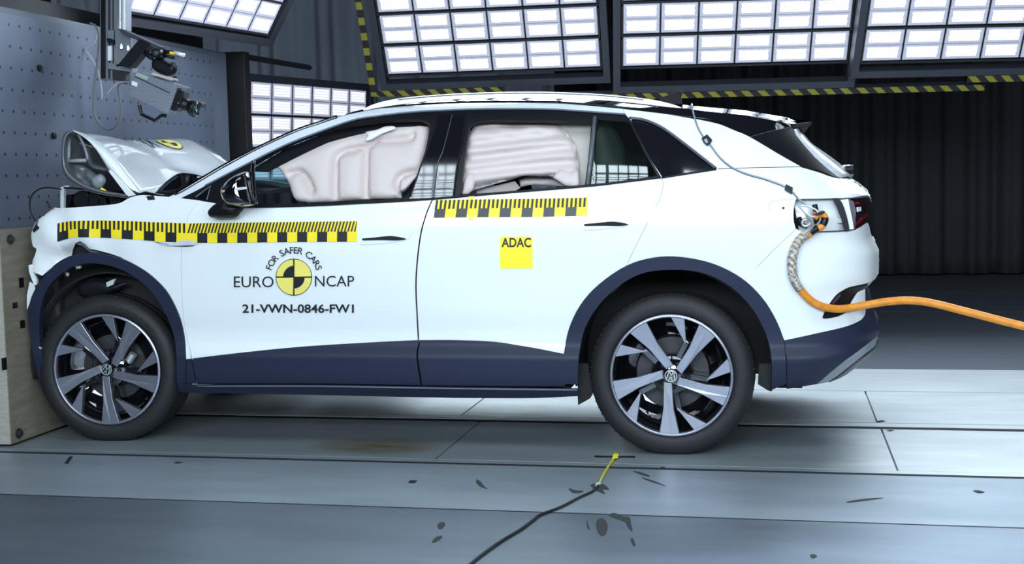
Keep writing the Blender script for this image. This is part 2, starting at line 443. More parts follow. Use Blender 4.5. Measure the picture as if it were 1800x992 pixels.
# ------------------------------------------------------------------ the hall
def floor_material():
    m = mat('floor_steel_plates', (.125, .142, .17), .36, .45); nd, lk, b = nodes(m); nt = m.node_tree
    tc = nt.nodes.new('ShaderNodeTexCoord')
    def noise(sc, scale, det=6):
        mp = nt.nodes.new('ShaderNodeMapping'); mp.inputs['Scale'].default_value = sc; lk.new(tc.outputs['Object'], mp.inputs[0])
        n = nt.nodes.new('ShaderNodeTexNoise'); n.inputs['Scale'].default_value = scale; n.inputs['Detail'].default_value = det; lk.new(mp.outputs[0], n.inputs['Vector']); return n.outputs['Fac']
    def ramp(f, a, b_, ca, cb):
        r = nt.nodes.new('ShaderNodeValToRGB'); r.color_ramp.elements[0].position = a; r.color_ramp.elements[1].position = b_
        r.color_ramp.elements[0].color = (*ca, 1); r.color_ramp.elements[1].color = (*cb, 1); lk.new(f, r.inputs[0]); return r.outputs[0]
    c1 = ramp(noise((.5, 2, 1), 2.2), .3, .75, (.35, .41, .47), (.46, .52, .58))
    fr_ = nt.nodes.new('ShaderNodeSeparateXYZ'); lk.new(tc.outputs['Object'], fr_.inputs[0])
    mf = nt.nodes.new('ShaderNodeMix'); mf.data_type = 'RGBA'; lk.new(mth(nt, 'GREATER_THAN', fr_.outputs[1], 2.68), mf.inputs['Factor']); lk.new(c1, mf.inputs['A']); mf.inputs['B'].default_value = (.15, .17, .20, 1); c1 = mf.outputs['Result']
    # rust-yellow stain on the track plate
    sx = nt.nodes.new('ShaderNodeSeparateXYZ'); lk.new(tc.outputs['Object'], sx.inputs[0])
    dx = mth(nt, 'DIVIDE', mth(nt, 'ADD', sx.outputs[0], 1.42), .38); dy = mth(nt, 'DIVIDE', mth(nt, 'SUBTRACT', sx.outputs[1], .10), .22)
    d = mth(nt, 'ADD', mth(nt, 'MULTIPLY', dx, dx), mth(nt, 'MULTIPLY', dy, dy))
    st = mth(nt, 'MULTIPLY', mth(nt, 'MAXIMUM', mth(nt, 'SUBTRACT', 1.0, d), 0.0), mth(nt, 'MULTIPLY', noise((1, 3, 1), 5), 1.5))
    mx = nt.nodes.new('ShaderNodeMix'); mx.data_type = 'RGBA'; lk.new(st, mx.inputs['Factor']); lk.new(c1, mx.inputs['A']); mx.inputs['B'].default_value = (.22, .17, .07, 1)
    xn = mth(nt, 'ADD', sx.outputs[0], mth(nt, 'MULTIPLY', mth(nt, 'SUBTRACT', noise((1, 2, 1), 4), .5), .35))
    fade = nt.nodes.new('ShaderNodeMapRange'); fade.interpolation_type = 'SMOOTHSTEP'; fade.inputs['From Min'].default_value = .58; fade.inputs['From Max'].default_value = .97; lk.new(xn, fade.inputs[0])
    br = mth(nt, 'MULTIPLY', mth(nt, 'MULTIPLY', mth(nt, 'GREATER_THAN', sx.outputs[1], -.235), mth(nt, 'LESS_THAN', sx.outputs[1], 2.68)), mth(nt, 'MAXIMUM', fade.outputs[0], mth(nt, 'GREATER_THAN', sx.outputs[1], .80)))  # bright plate colour drops under the car: its shadow put into the colour
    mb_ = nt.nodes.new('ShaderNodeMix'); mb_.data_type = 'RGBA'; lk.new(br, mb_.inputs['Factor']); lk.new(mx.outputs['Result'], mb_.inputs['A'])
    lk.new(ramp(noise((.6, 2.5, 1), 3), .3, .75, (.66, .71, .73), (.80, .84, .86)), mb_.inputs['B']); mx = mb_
    # car's shadow painted into the track plate, fading out behind its tail
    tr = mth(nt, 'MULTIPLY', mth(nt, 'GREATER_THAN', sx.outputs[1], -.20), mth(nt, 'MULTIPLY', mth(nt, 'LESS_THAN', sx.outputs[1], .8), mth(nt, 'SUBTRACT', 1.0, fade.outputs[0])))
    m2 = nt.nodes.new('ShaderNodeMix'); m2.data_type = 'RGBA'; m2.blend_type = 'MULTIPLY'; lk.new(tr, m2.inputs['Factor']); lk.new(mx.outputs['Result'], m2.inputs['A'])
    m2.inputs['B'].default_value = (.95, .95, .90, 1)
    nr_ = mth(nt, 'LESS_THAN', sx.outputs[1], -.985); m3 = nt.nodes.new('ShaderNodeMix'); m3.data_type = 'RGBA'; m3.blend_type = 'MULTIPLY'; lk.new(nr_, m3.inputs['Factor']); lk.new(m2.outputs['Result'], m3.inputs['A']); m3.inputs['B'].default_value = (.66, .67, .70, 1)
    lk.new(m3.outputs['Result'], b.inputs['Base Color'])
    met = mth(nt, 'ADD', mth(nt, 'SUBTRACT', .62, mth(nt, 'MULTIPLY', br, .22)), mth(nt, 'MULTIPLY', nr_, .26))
    met = mth(nt, 'MULTIPLY', met, mth(nt, 'LESS_THAN', sx.outputs[1], 2.68)); lk.new(met, b.inputs['Metallic'])
    rr = nt.nodes.new('ShaderNodeMapRange'); rr.inputs['To Min'].default_value = .36; rr.inputs['To Max'].default_value = .50; lk.new(noise((1, 4, 1), 3), rr.inputs[0]); lk.new(rr.outputs[0], b.inputs['Roughness'])
    bp = nt.nodes.new('ShaderNodeBump'); bp.inputs['Strength'].default_value = .10; bp.inputs['Distance'].default_value = .004; lk.new(noise((1, 1, 1), 70, 2), bp.inputs['Height']); lk.new(bp.outputs[0], b.inputs['Normal'])
    return m
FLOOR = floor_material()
ys = [-7.0, -3.6, -2.2, -.985, -.235, -.145, .74, .80, .895, 1.835, 2.68, 4.2, 6.0, 7.8, 10.4]
mb = MB(); g = .009; mg = MB()
for a, b in zip(ys[:-1], ys[1:]):
    xs = [-8.0, 9.0]
    if abs(a+.145) < .01: xs = [-8.0, -3.3, -1.06, .968, 3.0, 9.0]
    elif abs(a-.895) < .01: xs = [-8.0, -1.2, .96, 3.2, 9.0]
    elif abs(a+.235) < .01 or abs(a-.74) < .01 or abs(a-.80) < .01: xs = [-8.0, 9.0]
    for c, d in zip(xs[:-1], xs[1:]):
        k = .016 if abs(a+.985) < .01 else g; k2 = .016 if abs(b+.985) < .01 else g
        if abs(a+.235) < .01: mg.box((c, a, -.05), (d, a+.034, -.0004)); mb.box((c+g/2, a+.034, -.05), (d-g/2, b-g/2, 0))
        elif abs(a-.74) < .01: mg.box((c, a, -.05), (d, b, -.001))
        else: mb.box((c+g/2, a+k/2, -.05), (d-g/2, b-k2/2, 0))
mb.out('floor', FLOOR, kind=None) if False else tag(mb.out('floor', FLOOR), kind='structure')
for y in (-.985, 1.835, 2.68, .895): mg.box((-8, y-.0045-(.0035 if y < 0 else 0), -.05), (9, y+.0045+(.0035 if y < 0 else 0), -.0004))
tag(mg.out('trim_1', mat('rail_slot_dark', (.022, .026, .032), .7, spec=.2)), kind='structure')
tag(MB().box((-8, -7, -.12), (9, 10.4, -.052)).out('floor_base', GAP), kind='structure')
tag(MB().box((-8, 10.4, -.1), (9, 10.6, 6.6)).out('wall_back', CONC), kind='structure')
tag(MB().box((-8.2, -7, -.1), (-8, 10.6, 6.6)).out('wall_left', CONC), kind='structure')
tag(MB().box((9, -7, -.1), (9.2, 10.6, 6.6)).out('wall_right', CONC), kind='structure')
tag(MB().box((-8, -7.2, -.1), (9, -7, 6.6)).out('wall_front', CONC), kind='structure')
tag(MB().box((-8, -7, 6.5), (9, 10.6, 6.7)).out('ceiling', CONC), kind='structure')
def curtain(name, x0, x1, Y, z1, pitch, amp, m, label):
    n = int((x1-x0)/.03); rows = []
    random.seed(int(x0*10)); ph = [random.uniform(0, 6.28) for _ in range(6)]
    for z in (.02, .3, 1.0, 2.2, z1):
        r = []
        for i in range(n+1):
            x = x0+(x1-x0)*i/n
            y = Y+amp*math.sin(2*math.pi*x/pitch+ph[0]+1.3*math.sin(x*2.1+ph[1]))+amp*.5*math.sin(2*math.pi*x/(pitch*.43)+ph[2]+.1*z)+.02*math.sin(z*2+ph[3])*math.sin(x*3+ph[4])
            r.append((x, y, z))
        rows.append(r)
    return tag(loft(name, rows, m, solid=.004), label, 'curtain')
curtain('curtain', -1.75, 8.8, 9.95, 6.4, .42, .07, CURT_UNLIT, 'pleated curtain, coloured dark as unlit, hanging along the back of the hall')
curtain('curtain', -7.8, -1.9, 8.0, 6.4, .55, .10, CURT_LIT, 'pleated curtain, coloured pale as if lit, behind the tilted side light panels')
# ------------------------------------------------------------------ crash barrier
def barrier_material():
    m = mat('barrier_perforated_plate', (.20, .225, .285), .5, .25); nd, lk, b = nodes(m); nt = m.node_tree
    tc = nt.nodes.new('ShaderNodeTexCoord'); sx = nt.nodes.new('ShaderNodeSeparateXYZ'); lk.new(tc.outputs['Object'], sx.inputs[0])
    def cell(s, p, o): return mth(nt, 'MULTIPLY', mth(nt, 'SUBTRACT', mth(nt, 'FRACT', mth(nt, 'DIVIDE', mth(nt, 'SUBTRACT', s, o), p)), .5), p)
    a = cell(sx.outputs[1], .0925, .172-.04625); c = cell(sx.outputs[2], .1085, 2.098-.05425)
    r = mth(nt, 'SQRT', mth(nt, 'ADD', mth(nt, 'MULTIPLY', a, a), mth(nt, 'MULTIPLY', c, c)))
    hole = mth(nt, 'LESS_THAN', r, .0085)
    nz = nt.nodes.new('ShaderNodeTexNoise'); nz.inputs['Scale'].default_value = 2.5; nz.inputs['Detail'].default_value = 8; lk.new(tc.outputs['Object'], nz.inputs['Vector'])
    rp = nt.nodes.new('ShaderNodeValToRGB'); rp.color_ramp.elements[0].position = .25; rp.color_ramp.elements[1].position = .7
    rp.color_ramp.elements[0].color = (.085, .102, .150, 1); rp.color_ramp.elements[1].color = (.125, .148, .205, 1); lk.new(nz.outputs['Fac'], rp.inputs[0])
    mx = nt.nodes.new('ShaderNodeMix'); mx.data_type = 'RGBA'; lk.new(hole, mx.inputs['Factor']); lk.new(rp.outputs[0], mx.inputs['A']); mx.inputs['B'].default_value = (.006, .006, .01, 1)
    lk.new(mx.outputs['Result'], b.inputs['Base Color'])
    return m
BARR = barrier_material(); BARS = mat('barrier_grey_paint', (.11, .128, .17), .55, 0, 0, .15, 4)
XB = -3.33
bar = tag(MB().box((XB-1.6, -1.1, .0), (XB, 2.80, 2.19)).out('crash_barrier', BARS, bevel=.01), 'huge blue-grey steel crash barrier block that the car has hit', 'crash barrier')
MB().box((XB, -1.1, .02), (XB+.018, 2.53, 2.155)).out('perforated_plate', BARR, bar, bevel=.002)
for y, z in [(.42, 1.90), (.52, 1.55), (.60, 1.20), (.66, 1.20), (1.95, 1.95), (2.25, 1.74), (1.15, 1.52), (1.12, 1.36)]:
    MB().lathe([(0, 0), (.018, 0), (.018, -.012), (.010, -.014), (0, -.014)], 10, Matrix.Translation((XB+.018, y, z)) @ Matrix.Rotation(math.pi/2, 4, 'Z')).out('plate_bolt', TRIM, bar)

WOOD = mat('plywood', (.20, .175, .13), .75, 0, 0, .45, 9, .3, .3, 40, (1, .6, 3)); WOODE = mat('plywood_edge', (.36, .34, .29), .8, 0, 0, .3, 30, .0, .3, None, (1, 1, 6))
wd = tag(MB().box((XB+.02, -.115, .012), (XB+.092, 2.0, 1.075)).out('plywood_facing', WOOD, bevel=.004), 'stained plywood board on the front of the barrier beside the front wheel', 'board')
MB().box((XB+.022, -.1185, .014), (XB+.090, -.1145, 1.073)).out('board_edge', WOODE, wd)
for (a, b) in [(17, 421), (32, 762)]:
    p = un(a, b, 0, XB+.092)
    MB().lathe([(0, 0), (.026, 0), (.026, -.006), (.014, -.007), (.014, -.02), (0, -.02)], 14, Matrix.Translation((XB+.092, p[1], p[2])) @ Matrix.Rotation(math.pi/2, 4, 'Z')).out('bolt', STEEL, wd)
for a, b, l in [(38, 497, .05), (27, 537, .03), (40, 570, .04), (8, 640, .06)]:
    p = un(a, b, 0, XB+.094); MB().box((XB+.0915, p[1]-.02, p[2]-l/2), (XB+.0935, p[1]+.02, p[2]+l/2)).out('tape_scrap', TRIM, wd)
# ------------------------------------------------------------------ LED panels
def led_module(cw, ch, m):
    h = .012
    vs = [(-cw/2, 0, -ch/2), (cw/2, 0, -ch/2), (cw/2, 0, ch/2), (-cw/2, 0, ch/2), (-cw/2, h, -ch/2), (cw/2, h, -ch/2), (cw/2, h, ch/2), (-cw/2, h, ch/2)]
    fs = [(0, 1, 2, 3), (5, 4, 7, 6), (4, 0, 3, 7), (1, 5, 6, 2), (3, 2, 6, 7), (4, 5, 1, 0)]
    me = bpy.data.meshes.new('led_module'); me.from_pydata(vs, [], fs); me.materials.append(m); me.materials.append(RIGD)
    uv = me.uv_layers.new(name='UVMap')
    q = [(0, 0), (1, 0), (1, 1), (0, 1)]
    for p in me.polygons:
        if p.index: p.material_index = 1
        for k, li in enumerate(p.loop_indices): uv.data[li].uv = q[k] if p.index == 0 else (0, 0)
    return me
def rig(label, o, yaw, tilt, cw, ch, gapc, gapr, cols, rows, m_lo, m_hi=None, hi_from=99, group='light panels hung behind the car', haz=None, pad=(.05, .06)):
    u = Vector((math.cos(yaw), math.sin(yaw), 0)); nh = Vector((math.sin(yaw), -math.cos(yaw), 0)); v = Vector((0, 0, 1))*math.cos(tilt)+nh*math.sin(tilt); n = u.cross(v)  # n faces viewer
    MM = Matrix.Identity(4)
    for i in range(3): MM[i][0] = u[i]; MM[i][1] = -n[i]; MM[i][2] = v[i]; MM[i][3] = o[i]
    e = bpy.data.objects.new('led_panel', None); e.matrix_basis = MM; COL.objects.link(e); WM[e.name] = MM; tag(e, label, 'light panel', group)
    W_ = cols*(cw+gapc); H_ = rows*(ch+gapr)
    def sub(name, mesh_or_mb, m, loc=None):
        if isinstance(mesh_or_mb, MB):
            me = bpy.data.meshes.new(name); me.from_pydata(mesh_or_mb.v, [], mesh_or_mb.f); me.materials.append(m)
        else: me = mesh_or_mb
        ob = bpy.data.objects.new(name, me); COL.objects.link(ob); ob.parent = e
        if loc: ob.location = loc
        return ob
    lo = led_module(cw, ch, m_lo); hi = led_module(cw, ch, m_hi) if m_hi else lo
    for r in range(rows):
        for c in range(cols):
            sub('led_module', hi if r >= hi_from else lo, None, ((c+.5)*(cw+gapc), 0, (r+.5)*(ch+gapr)))
    f = MB(); a, b = pad; t = .05
    f.box((-a-t, -.02, -b-t), (-a, .07, H_+b)); f.box((W_+a, -.02, -b-t), (W_+a+t, .07, H_+b)); f.box((-a, -.02, -b-t), (W_+a, .07, -b)); f.box((-a, -.02, H_), (W_+a, .07, H_+b))
    sub('panel_frame', f, RIGM)
    for r in range(rows):
        k = MB(); z = r*(ch+gapr)
        k.box((-a*.6, -.006, z-.010), (W_+a*.6, .04, z+.004)); k.box((-a*.6, .02, z), (W_+a*.6, .05, z+ch+gapr-.012))
        k.box((-a*.6, -.004, z+.004), (-a*.6+.012, .03, z+ch)); k.box((W_+a*.6-.012, -.004, z+.004), (W_+a*.6, .03, z+ch))
        sub('row_housing', k, RIGD)
    if haz:
        hz = MB(); hz.box((haz[0], -.03, -b-t-.045), (haz[1], -.022, -b-t+.000)); sub('hazard_strip', hz, HAZ)
    return e, sub, W_, H_
R_ = math.radians
YR = 3.4; TL = R_(28)
LAB = 'bright LED light panel behind the car, '
def bl(px, py, Y=YR): return un(px, py, 1, Y)
cw = .252
e1, s1, W1, H1 = rig(LAB+'leftmost of three, above the front door', bl(682, 133), R_(2.5), TL, cw, .212, .010, .026, 6, 8, LED_BACK, LED_HIGH, 4, haz=(-.10, .85), pad=(.015, .06))
hv = MB(); hv.box((-.145, -.03, -.15), (-.10, -.022, H1)); s1('hazard_strip', hv, HAZV)
e2, s2, W2, H2 = rig(LAB+'middle one, above the rear door', bl(1094, 119), R_(9), TL, cw, .215, .010, .026, 6, 8, LED_BACK, LED_HIGH, 4, pad=(.015, .14))
uh = Vector((math.cos(R_(9)), math.sin(R_(9)), 0)); o2 = Vector(bl(1094, 119)); vh = Vector((0, 0, 1))*math.cos(TL)+Vector((math.sin(R_(9)), -math.cos(R_(9)), 0))*math.sin(TL)
hb = MB(); MH = Matrix.Identity(4)
for i in range(3): MH[i][0] = uh[i]; MH[i][1] = -(uh.cross(vh))[i]; MH[i][2] = vh[i]; MH[i][3] = o2[i]
hb.box((-.95, -.01, -.232), (2.55, .05, -.195), MH)
bm_ = tag(hb.out('light_truss_beam', RIGM), 'long grey beam with a yellow-black hazard stripe under the middle light panel', 'beam')
hb = MB(); hb.box((-.95, -.016, -.240), (2.55, -.011, -.196)); o_ = obj('hazard_strip', hb.v, hb.f, HAZ); o_.parent = bm_; o_.matrix_basis = MH
e3, s3, W3, H3 = rig(LAB+'right one, above the empty floor', bl(1514, 110, 3.55), R_(12.5), TL, cw+.012, .225, .010, .026, 6, 8, LED_BACK, LED_HIGH, 4, haz=(.75, 2.0), pad=(.015, .06))
pL = bl(437, 262, 3.2)
e4, s4, W4, H4 = rig('tall LED light panel beside the barrier, seen over the windscreen', un(438, 318, 1, 3.25), R_(73), R_(4), .238, .235, .008, .012, 6, 3, LED_LEFT, group='light panels at the barrier', pad=(.03, .05))
lgm = MB(); lgm.box((-.12, .0, -1.36), (-.07, .06, .0)); lgm.box((W4+.02, .0, -1.36), (W4+.07, .06, .0)); s4('stand_legs', lgm, RIGM)
e5, s5, W5, H5 = rig('tilted LED light panel over the top of the barrier', un(222, 20, 1, 1.30), R_(79), R_(32), .238, .235, .008, .010, 6, 3, LED_LEFT, group='light panels at the barrier', pad=(.03, .03))
for i, x in enumerate((-2.3, -.15, 2.0)):
    rig(['leftmost', 'middle', 'rightmost'][i]+' of three high light panels above the camera, mirrored in the door pillar', (x+1.95, -2.3, 3.15), R_(180), R_(50), .30, .22, .012, .02, 6, 5, LED_NEAR, group='light panels hung above the camera side')
for i, x in enumerate((.6, 2.85)):
    rig(['left', 'right'][i]+' of two LED light panels hung flat above the car and the rear floor', (x+1.9, .9, 4.6), R_(180), R_(88), .30, .30, .012, .02, 6, 6, LED_TOP, group='light panels overhead')
for i, x in enumerate((-3.0, -.75, 1.5)):  # added fill bank, out of view, to brighten the car's near side
    rig(['left', 'middle', 'right'][i]+' one of three added fill panels behind the camera, facing the car', (x+1.95, -6.2, 1.9), R_(180), R_(12), .30, .22, .012, .02, 6, 6, LED_FILL, group='added fill panels behind the camera')
e9, s9, W9, H9 = rig('added low fill panel hidden behind the car', (-2.1, 3.0, .66), 0, R_(-4), .30, .18, .012, .012, 7, 2, LED_FLOOR_FILL, group='light panels hung behind the car', pad=(.02, .02))  # added panel, unseen behind the car, to light the floor beneath it
lgm = MB(); lgm.box((-.07, .0, -.655), (-.02, .06, 0)); lgm.box((W9+.02, .0, -.655), (W9+.07, .06, 0)); s9('stand_legs', lgm, RIGM)
# ------------------------------------------------------------------ the car
car = empty('car', (-1.2, .926, 0), 'white electric crossover car with a crumpled nose against the barrier', 'car')
YC = .926
FAR = []                                              # near parts that get a mirrored twin on the far side
# roof line and pillars (traced top edge / lower edge of the silver roof strip)
st_top = C([(297, 346), (320, 336), (357, 314), (401, 288.5), (461.5, 257), (522, 230), (562, 216.5), (600, 204.5), (640, 195.5), (681, 189.5), (741, 185), (801.6, 182), (870, 181), (960, 181.3), (1020, 184.5), (1095, 191.5)])
st_low = C([(316, 349), (340, 337.5), (375, 319), (441, 285), (502, 255), (562, 231.5), (620, 211.5), (660.5, 204.5), (721, 197.5), (781, 194), (862, 191.5), (960, 192), (1020.6, 195.4), (1099, 201)])
strip = panel('roof_strip', st_top+st_low[::-1], SILVER, car, step=.013, gap=.0005); FAR.append(strip)
# front door -----------------------------------------------------------------
fd_front = C([(352, 349), (334, 375), (322, 410), (318.5, 450), (319, 495), (323.5, 565), (337, 628)])
belt_f = C([(352, 353), (400, 360.5), (449, 363.5), (553, 361), (642, 356.5), (700, 353.5), (761, 349.5)])
fd_rear = C([(761, 350), (757, 355), (747, 380), (737, 420), (730, 493), (732.3, 560), (734.5, 598)])
fcl_top = C([(338, 630.5), (380, 625), (428, 619.5), (490, 613), (555.6, 607.5), (658, 601.5), (734.5, 598)])
fd_rear_low = C([(734.5, 598), (736, 604), (732, 626), (739.6, 678)], 3)
front_door = panel('front_door', belt_f+fd_rear[1:]+[(x, y+3) for x, y in fcl_top[::-1][1:]]+fd_front[::-1][1:-1], WHITE, car, gap=.0008); FAR.append(front_door)
c = panel('lower_cladding', fcl_top+fd_rear_low[1:]+C([(739.6, 678), (640, 676), (555, 675), (440, 675), (346, 675)])[1:]+[(341, 650)], CLAD, front_door, off=-.004); FAR.append(c)
# rear door ------------------------------------------------------------------
belt_r = C([(763, 349.5), (889, 338.5), (1030.6, 327), (1100, 319), (1161.7, 311.5)])
rd_rear = C([(1161.7, 311.5), (1165.8, 323), (1163, 340), (1157.6, 355), (1142, 385), (1124, 420), (1101, 467.5)])
arch_ro = C([(990, 676), (991, 623), (992, 619), (1000, 579), (1020, 537), (1052.5, 500.5), (1101, 467.5), (1149, 453), (1197.6, 452), (1254, 464), (1302.5, 488.5), (1339, 523), (1363, 561), (1377, 597), (1381, 630), (1383, 674)], 4)
_i1101 = min(range(len(arch_ro)), key=lambda i: abs(arch_ro[i][0]-1101)+abs(arch_ro[i][1]-467.5))
_i992 = min(range(len(arch_ro)), key=lambda i: abs(arch_ro[i][0]-991)+abs(arch_ro[i][1]-623))
_i1377 = min(range(len(arch_ro)), key=lambda i: abs(arch_ro[i][0]-1377)+abs(arch_ro[i][1]-597))
rcl_top = C([(735.5, 598), (800, 598), (870, 601), (930, 610), (991.5, 622)])
rd_front = [(x+2.2, y) for x, y in fd_rear]
rear_door = panel('rear_door', belt_r+rd_rear[1:]+arch_ro[_i992:_i1101][::-1]+[(x, y+3) for x, y in rcl_top[::-1][1:]]+rd_front[::-1][1:-1], WHITE, car); FAR.append(rear_door)
c = panel('lower_cladding', rcl_top+[(991.5, 640), (992, 660), (993.6, 680)]+C([(993.6, 680), (880, 679.5), (742, 678)])[1:]+C([(742, 678), (734.5, 626), (738, 604)], 3)[1:], CLAD, rear_door, off=-.004); FAR.append(c)
# sill ------------------------------------------------------------------------
sill = panel('sill', C([(312, 676), (346, 677.5), (555, 677.5), (740, 680.5), (880, 682.5), (1017, 684)])+C([(1017, 697), (940, 700.5), (840, 700.5), (760, 699.5), (620, 696.5), (479, 693.5), (400, 692), (325, 690), (314, 684)]), CLAD, car, off=-.015, step=.013)
MB().tube([P(a, b, -.018) for a, b in C([(346, 679.5), (555, 679.5), (740, 682.5), (880, 684.5), (1015, 686)], 8)], .0045, 6).out('sill_highlight', mat('sill_highlight_grey', (.10, .11, .15), .35), sill, smooth=True)  # paler tube painted in as the highlight along the sill's top
# quarter panel ---------------------------------------------------------------
q_top = C([(1095, 191.5), (1161.7, 199.5), (1222, 209.5), (1262.5, 218.6), (1291, 230), (1318, 241.6), (1367, 270.7), (1407, 293.3)])
q_rear = C([(1407, 293.3), (1440, 303), (1467, 312)])+[(1497, 314)]+C([(1497, 314), (1512, 320), (1528, 333), (1532, 344)])[1:]
tail_top = [(1532, 346), (1500, 347.5), (1442.7, 349), (1400, 350)]
q_win = C([(1163.5, 311), (1141.6, 277), (1120, 236), (1109, 210), (1131.5, 210.5), (1157.7, 220), (1182, 236), (1222, 266.5), (1260.5, 296), (1242, 299), (1200, 305.5)], 3)
rec = C([(1399, 351), (1396, 362), (1395, 385), (1399, 402)], 3)+[(1410, 407.5), (1435, 408), (1502.6, 404.5)]
bump_r = C([(1502.6, 404.5), (1516, 398), (1526, 392), (1533, 417), (1546, 439), (1545.5, 481), (1538, 491.5), (1520, 499.4), (1494, 505), (1478, 513), (1468, 521), (1456, 538), (1446.5, 556), (1450, 560.5), (1472, 557), (1487, 550)], 3)
bump_low = C([(1378.5, 599), (1429, 588), (1483, 575.6), (1510.5, 564.7), (1520, 555), (1522, 547)])
quarter = panel('quarter_panel', q_top+q_rear[1:]+tail_top+rec[1:]+bump_r[1:]+[(1497, 531), (1508, 514), (1521, 508), (1522, 545)]+bump_low[::-1][1:]+arch_ro[_i1101:_i1377][::-1]+rd_rear[::-1][1:]+[(1141.6, 277), (1120, 236), (1108, 211), (1099, 201)],
                WHITE, car, holes=[inset(q_win, .3)]); FAR.append(quarter)
# shut lines drawn in the quarter panel
def seam_line(name, pts, parent, wd=.0016, m=None):
    MB().tube([P(a, b, -.0006) for a, b in C(pts, 5)], wd, 5).out(name, m or GAP, parent)
seam_line('shut_line', [(1262, 297), (1330, 294.8), (1407, 293.5)], quarter)
seam_line('shut_line', [(1400, 402), (1362, 438), (1330, 470)], quarter, .0012, mat('seam_grey', (.35, .38, .4), .5))
seam_line('shut_line', [(1407, 293.3), (1440, 303), (1467, 312), (1497, 314)], quarter, .002)
MB().tube([P(1377, 366, -.002), P(1377, 366, .004)], .006, 10).out('rubber_plug', TRIM, quarter)
seam_line('recess_edge', [(1399, 350), (1372, 352), (1356, 356), (1350, 366), (1356, 374)], quarter, .0015, mat('seam_pale', (.5, .53, .56), .5))
# quarter window
qg = panel('quarter_window', inset(q_win, 1.0), BLACK, car, off=.006); FAR.append(qg)
qwf = MB(); qwf.tube([P(a, b, -.003) for a, b in C([(1106, 207), (1131.5, 210.5), (1157.7, 221), (1182, 237), (1222, 267.5), (1258, 296)], 5)], .007, 6)
qwf.out('window_frame', mat('frame_grey', (.07, .075, .095), .35), qg, smooth=True)
c = MB().tube([P(a, b, -.004) for a, b in C([(1258, 297.5), (1200, 306.5), (1163, 312.5)], 4)], .005, 6).out('lower_seal', TRIM, qg, smooth=True)
# wheel arch claddings -----------------------------------------------------------
arch_ri = C([(1016, 676), (1016, 660), (1018, 623.5), (1028, 579), (1048.5, 543), (1081, 508.6), (1125, 482.4), (1173.5, 475), (1230, 479), (1278, 500.5), (1314.5, 533), (1339, 571), (1353, 611), (1357, 656), (1355, 687)], 4)
ra = panel('rear_arch_cladding', arch_ro+arch_ri[::-1], CLAD, car, off=-.010, step=.013, solid=.03); FAR.append(ra)
arch_fo = C([(325.5, 676), (326, 633), (324.4, 599), (316, 560), (296, 518), (272, 490.6), (245, 470.6), (212, 455), (176, 446.5), (141.6, 445.5), (116, 453), (94.4, 467), (71, 494), (56, 520), (50, 545), (50, 566), (57, 616), (66, 660), (75, 689), (90, 710), (106, 712)], 4)
arch_fi = C([(311, 675), (309, 613.5), (302, 579.6), (287.7, 545.7), (265, 512), (236, 487), (203, 470.6), (167, 463.5), (138, 465.5), (112.6, 478), (89, 500), (76, 525), (70, 555), (69, 587), (73, 622), (82, 657), (98.5, 686), (112, 708)], 4)
fa = panel('front_arch_cladding', arch_fo+arch_fi[::-1], CLAD, car, off=-.010, step=.013, solid=.03)
panel('sill_end', [(327, 634), (337, 632), (340, 650), (345, 675), (327, 675)], CLAD, car, off=-.004)
# front fender + nose side ---------------------------------------------------------
fx = P(128, 428); fx2 = P(118, 455)
def fdent(x, z):
    d = math.exp(-(((x-fx2[0])/.09)**2+((z-fx2[2])/.055)**2))
    d2 = math.exp(-(((x-fx[0])/.30)**2+((z-fx[2]+.06)/.045)**2))*(1 if x > fx2[0]-.05 else 0)
    return .07*d+.012*d2+.006*math.sin(x*31+z*17)*math.exp(-((x+3.0)/.35)**2)
f_top = C([(90, 364.5), (107, 366), (149, 363.6), (194, 360), (212, 356.5), (225, 349), (240, 344)])+C([(252, 343), (300, 346.5), (321, 349), (351, 352.5)])
f_left = C([(58, 478), (57, 465), (62, 445), (62.5, 437), (57, 432.5), (54, 411), (60, 391), (85, 370)], 3)
f_low = [(74.5, 485), (86, 473), (100, 461), (112, 452), (118, 441), (129, 428.5), (140, 424), (149, 429.5), (156, 438), (171, 440.5), (194, 447), (212, 453)]
i0 = min(range(len(arch_fo)), key=lambda i: abs(arch_fo[i][0]-212)); i1 = 4
fen = panel('front_fender', f_top+[(x-.3, y) for x, y in fd_front[1:-1]]+[(336, 631), (327, 632)]+arch_fo[i1:i0]+f_low[::-1]+f_left, WHITE, car, dent=fdent, step=.013, gap=.0003)
FENDER = fen
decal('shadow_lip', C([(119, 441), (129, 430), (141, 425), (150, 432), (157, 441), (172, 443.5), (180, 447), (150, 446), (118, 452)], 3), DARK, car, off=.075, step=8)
decal('fender_fold', [(131, 428), (141, 424), (152, 431), (158, 439.5), (172, 443), (196, 449), (214, 455.5), (206, 455.5), (172, 447), (157, 442.5), (146, 433)], GREYD, fen, off=.03)
# nose strip below the headlamp: torn white bumper sliver and bracket
panel('bumper_sliver', [(52, 495), (60, 500), (62, 512), (53, 532), (47, 545), (47, 520)], WHITE, car, off=.01)
mb = MB()
extr('bumper_bracket', C([(50, 467), (56, 466), (59, 480), (64, 492), (64, 500), (60, 501), (55, 489), (51, 478)], 3), .03, .045, WHITE, car, .001)
decal('nose_tape', [(57, 405), (65, 390), (68, 388), (69, 402), (59, 409)], INK, fen, off=-.004)
decal('hinge_tape', [(257, 345), (270, 344), (272.5, 351), (260, 352)], INK, fen, off=-.004)
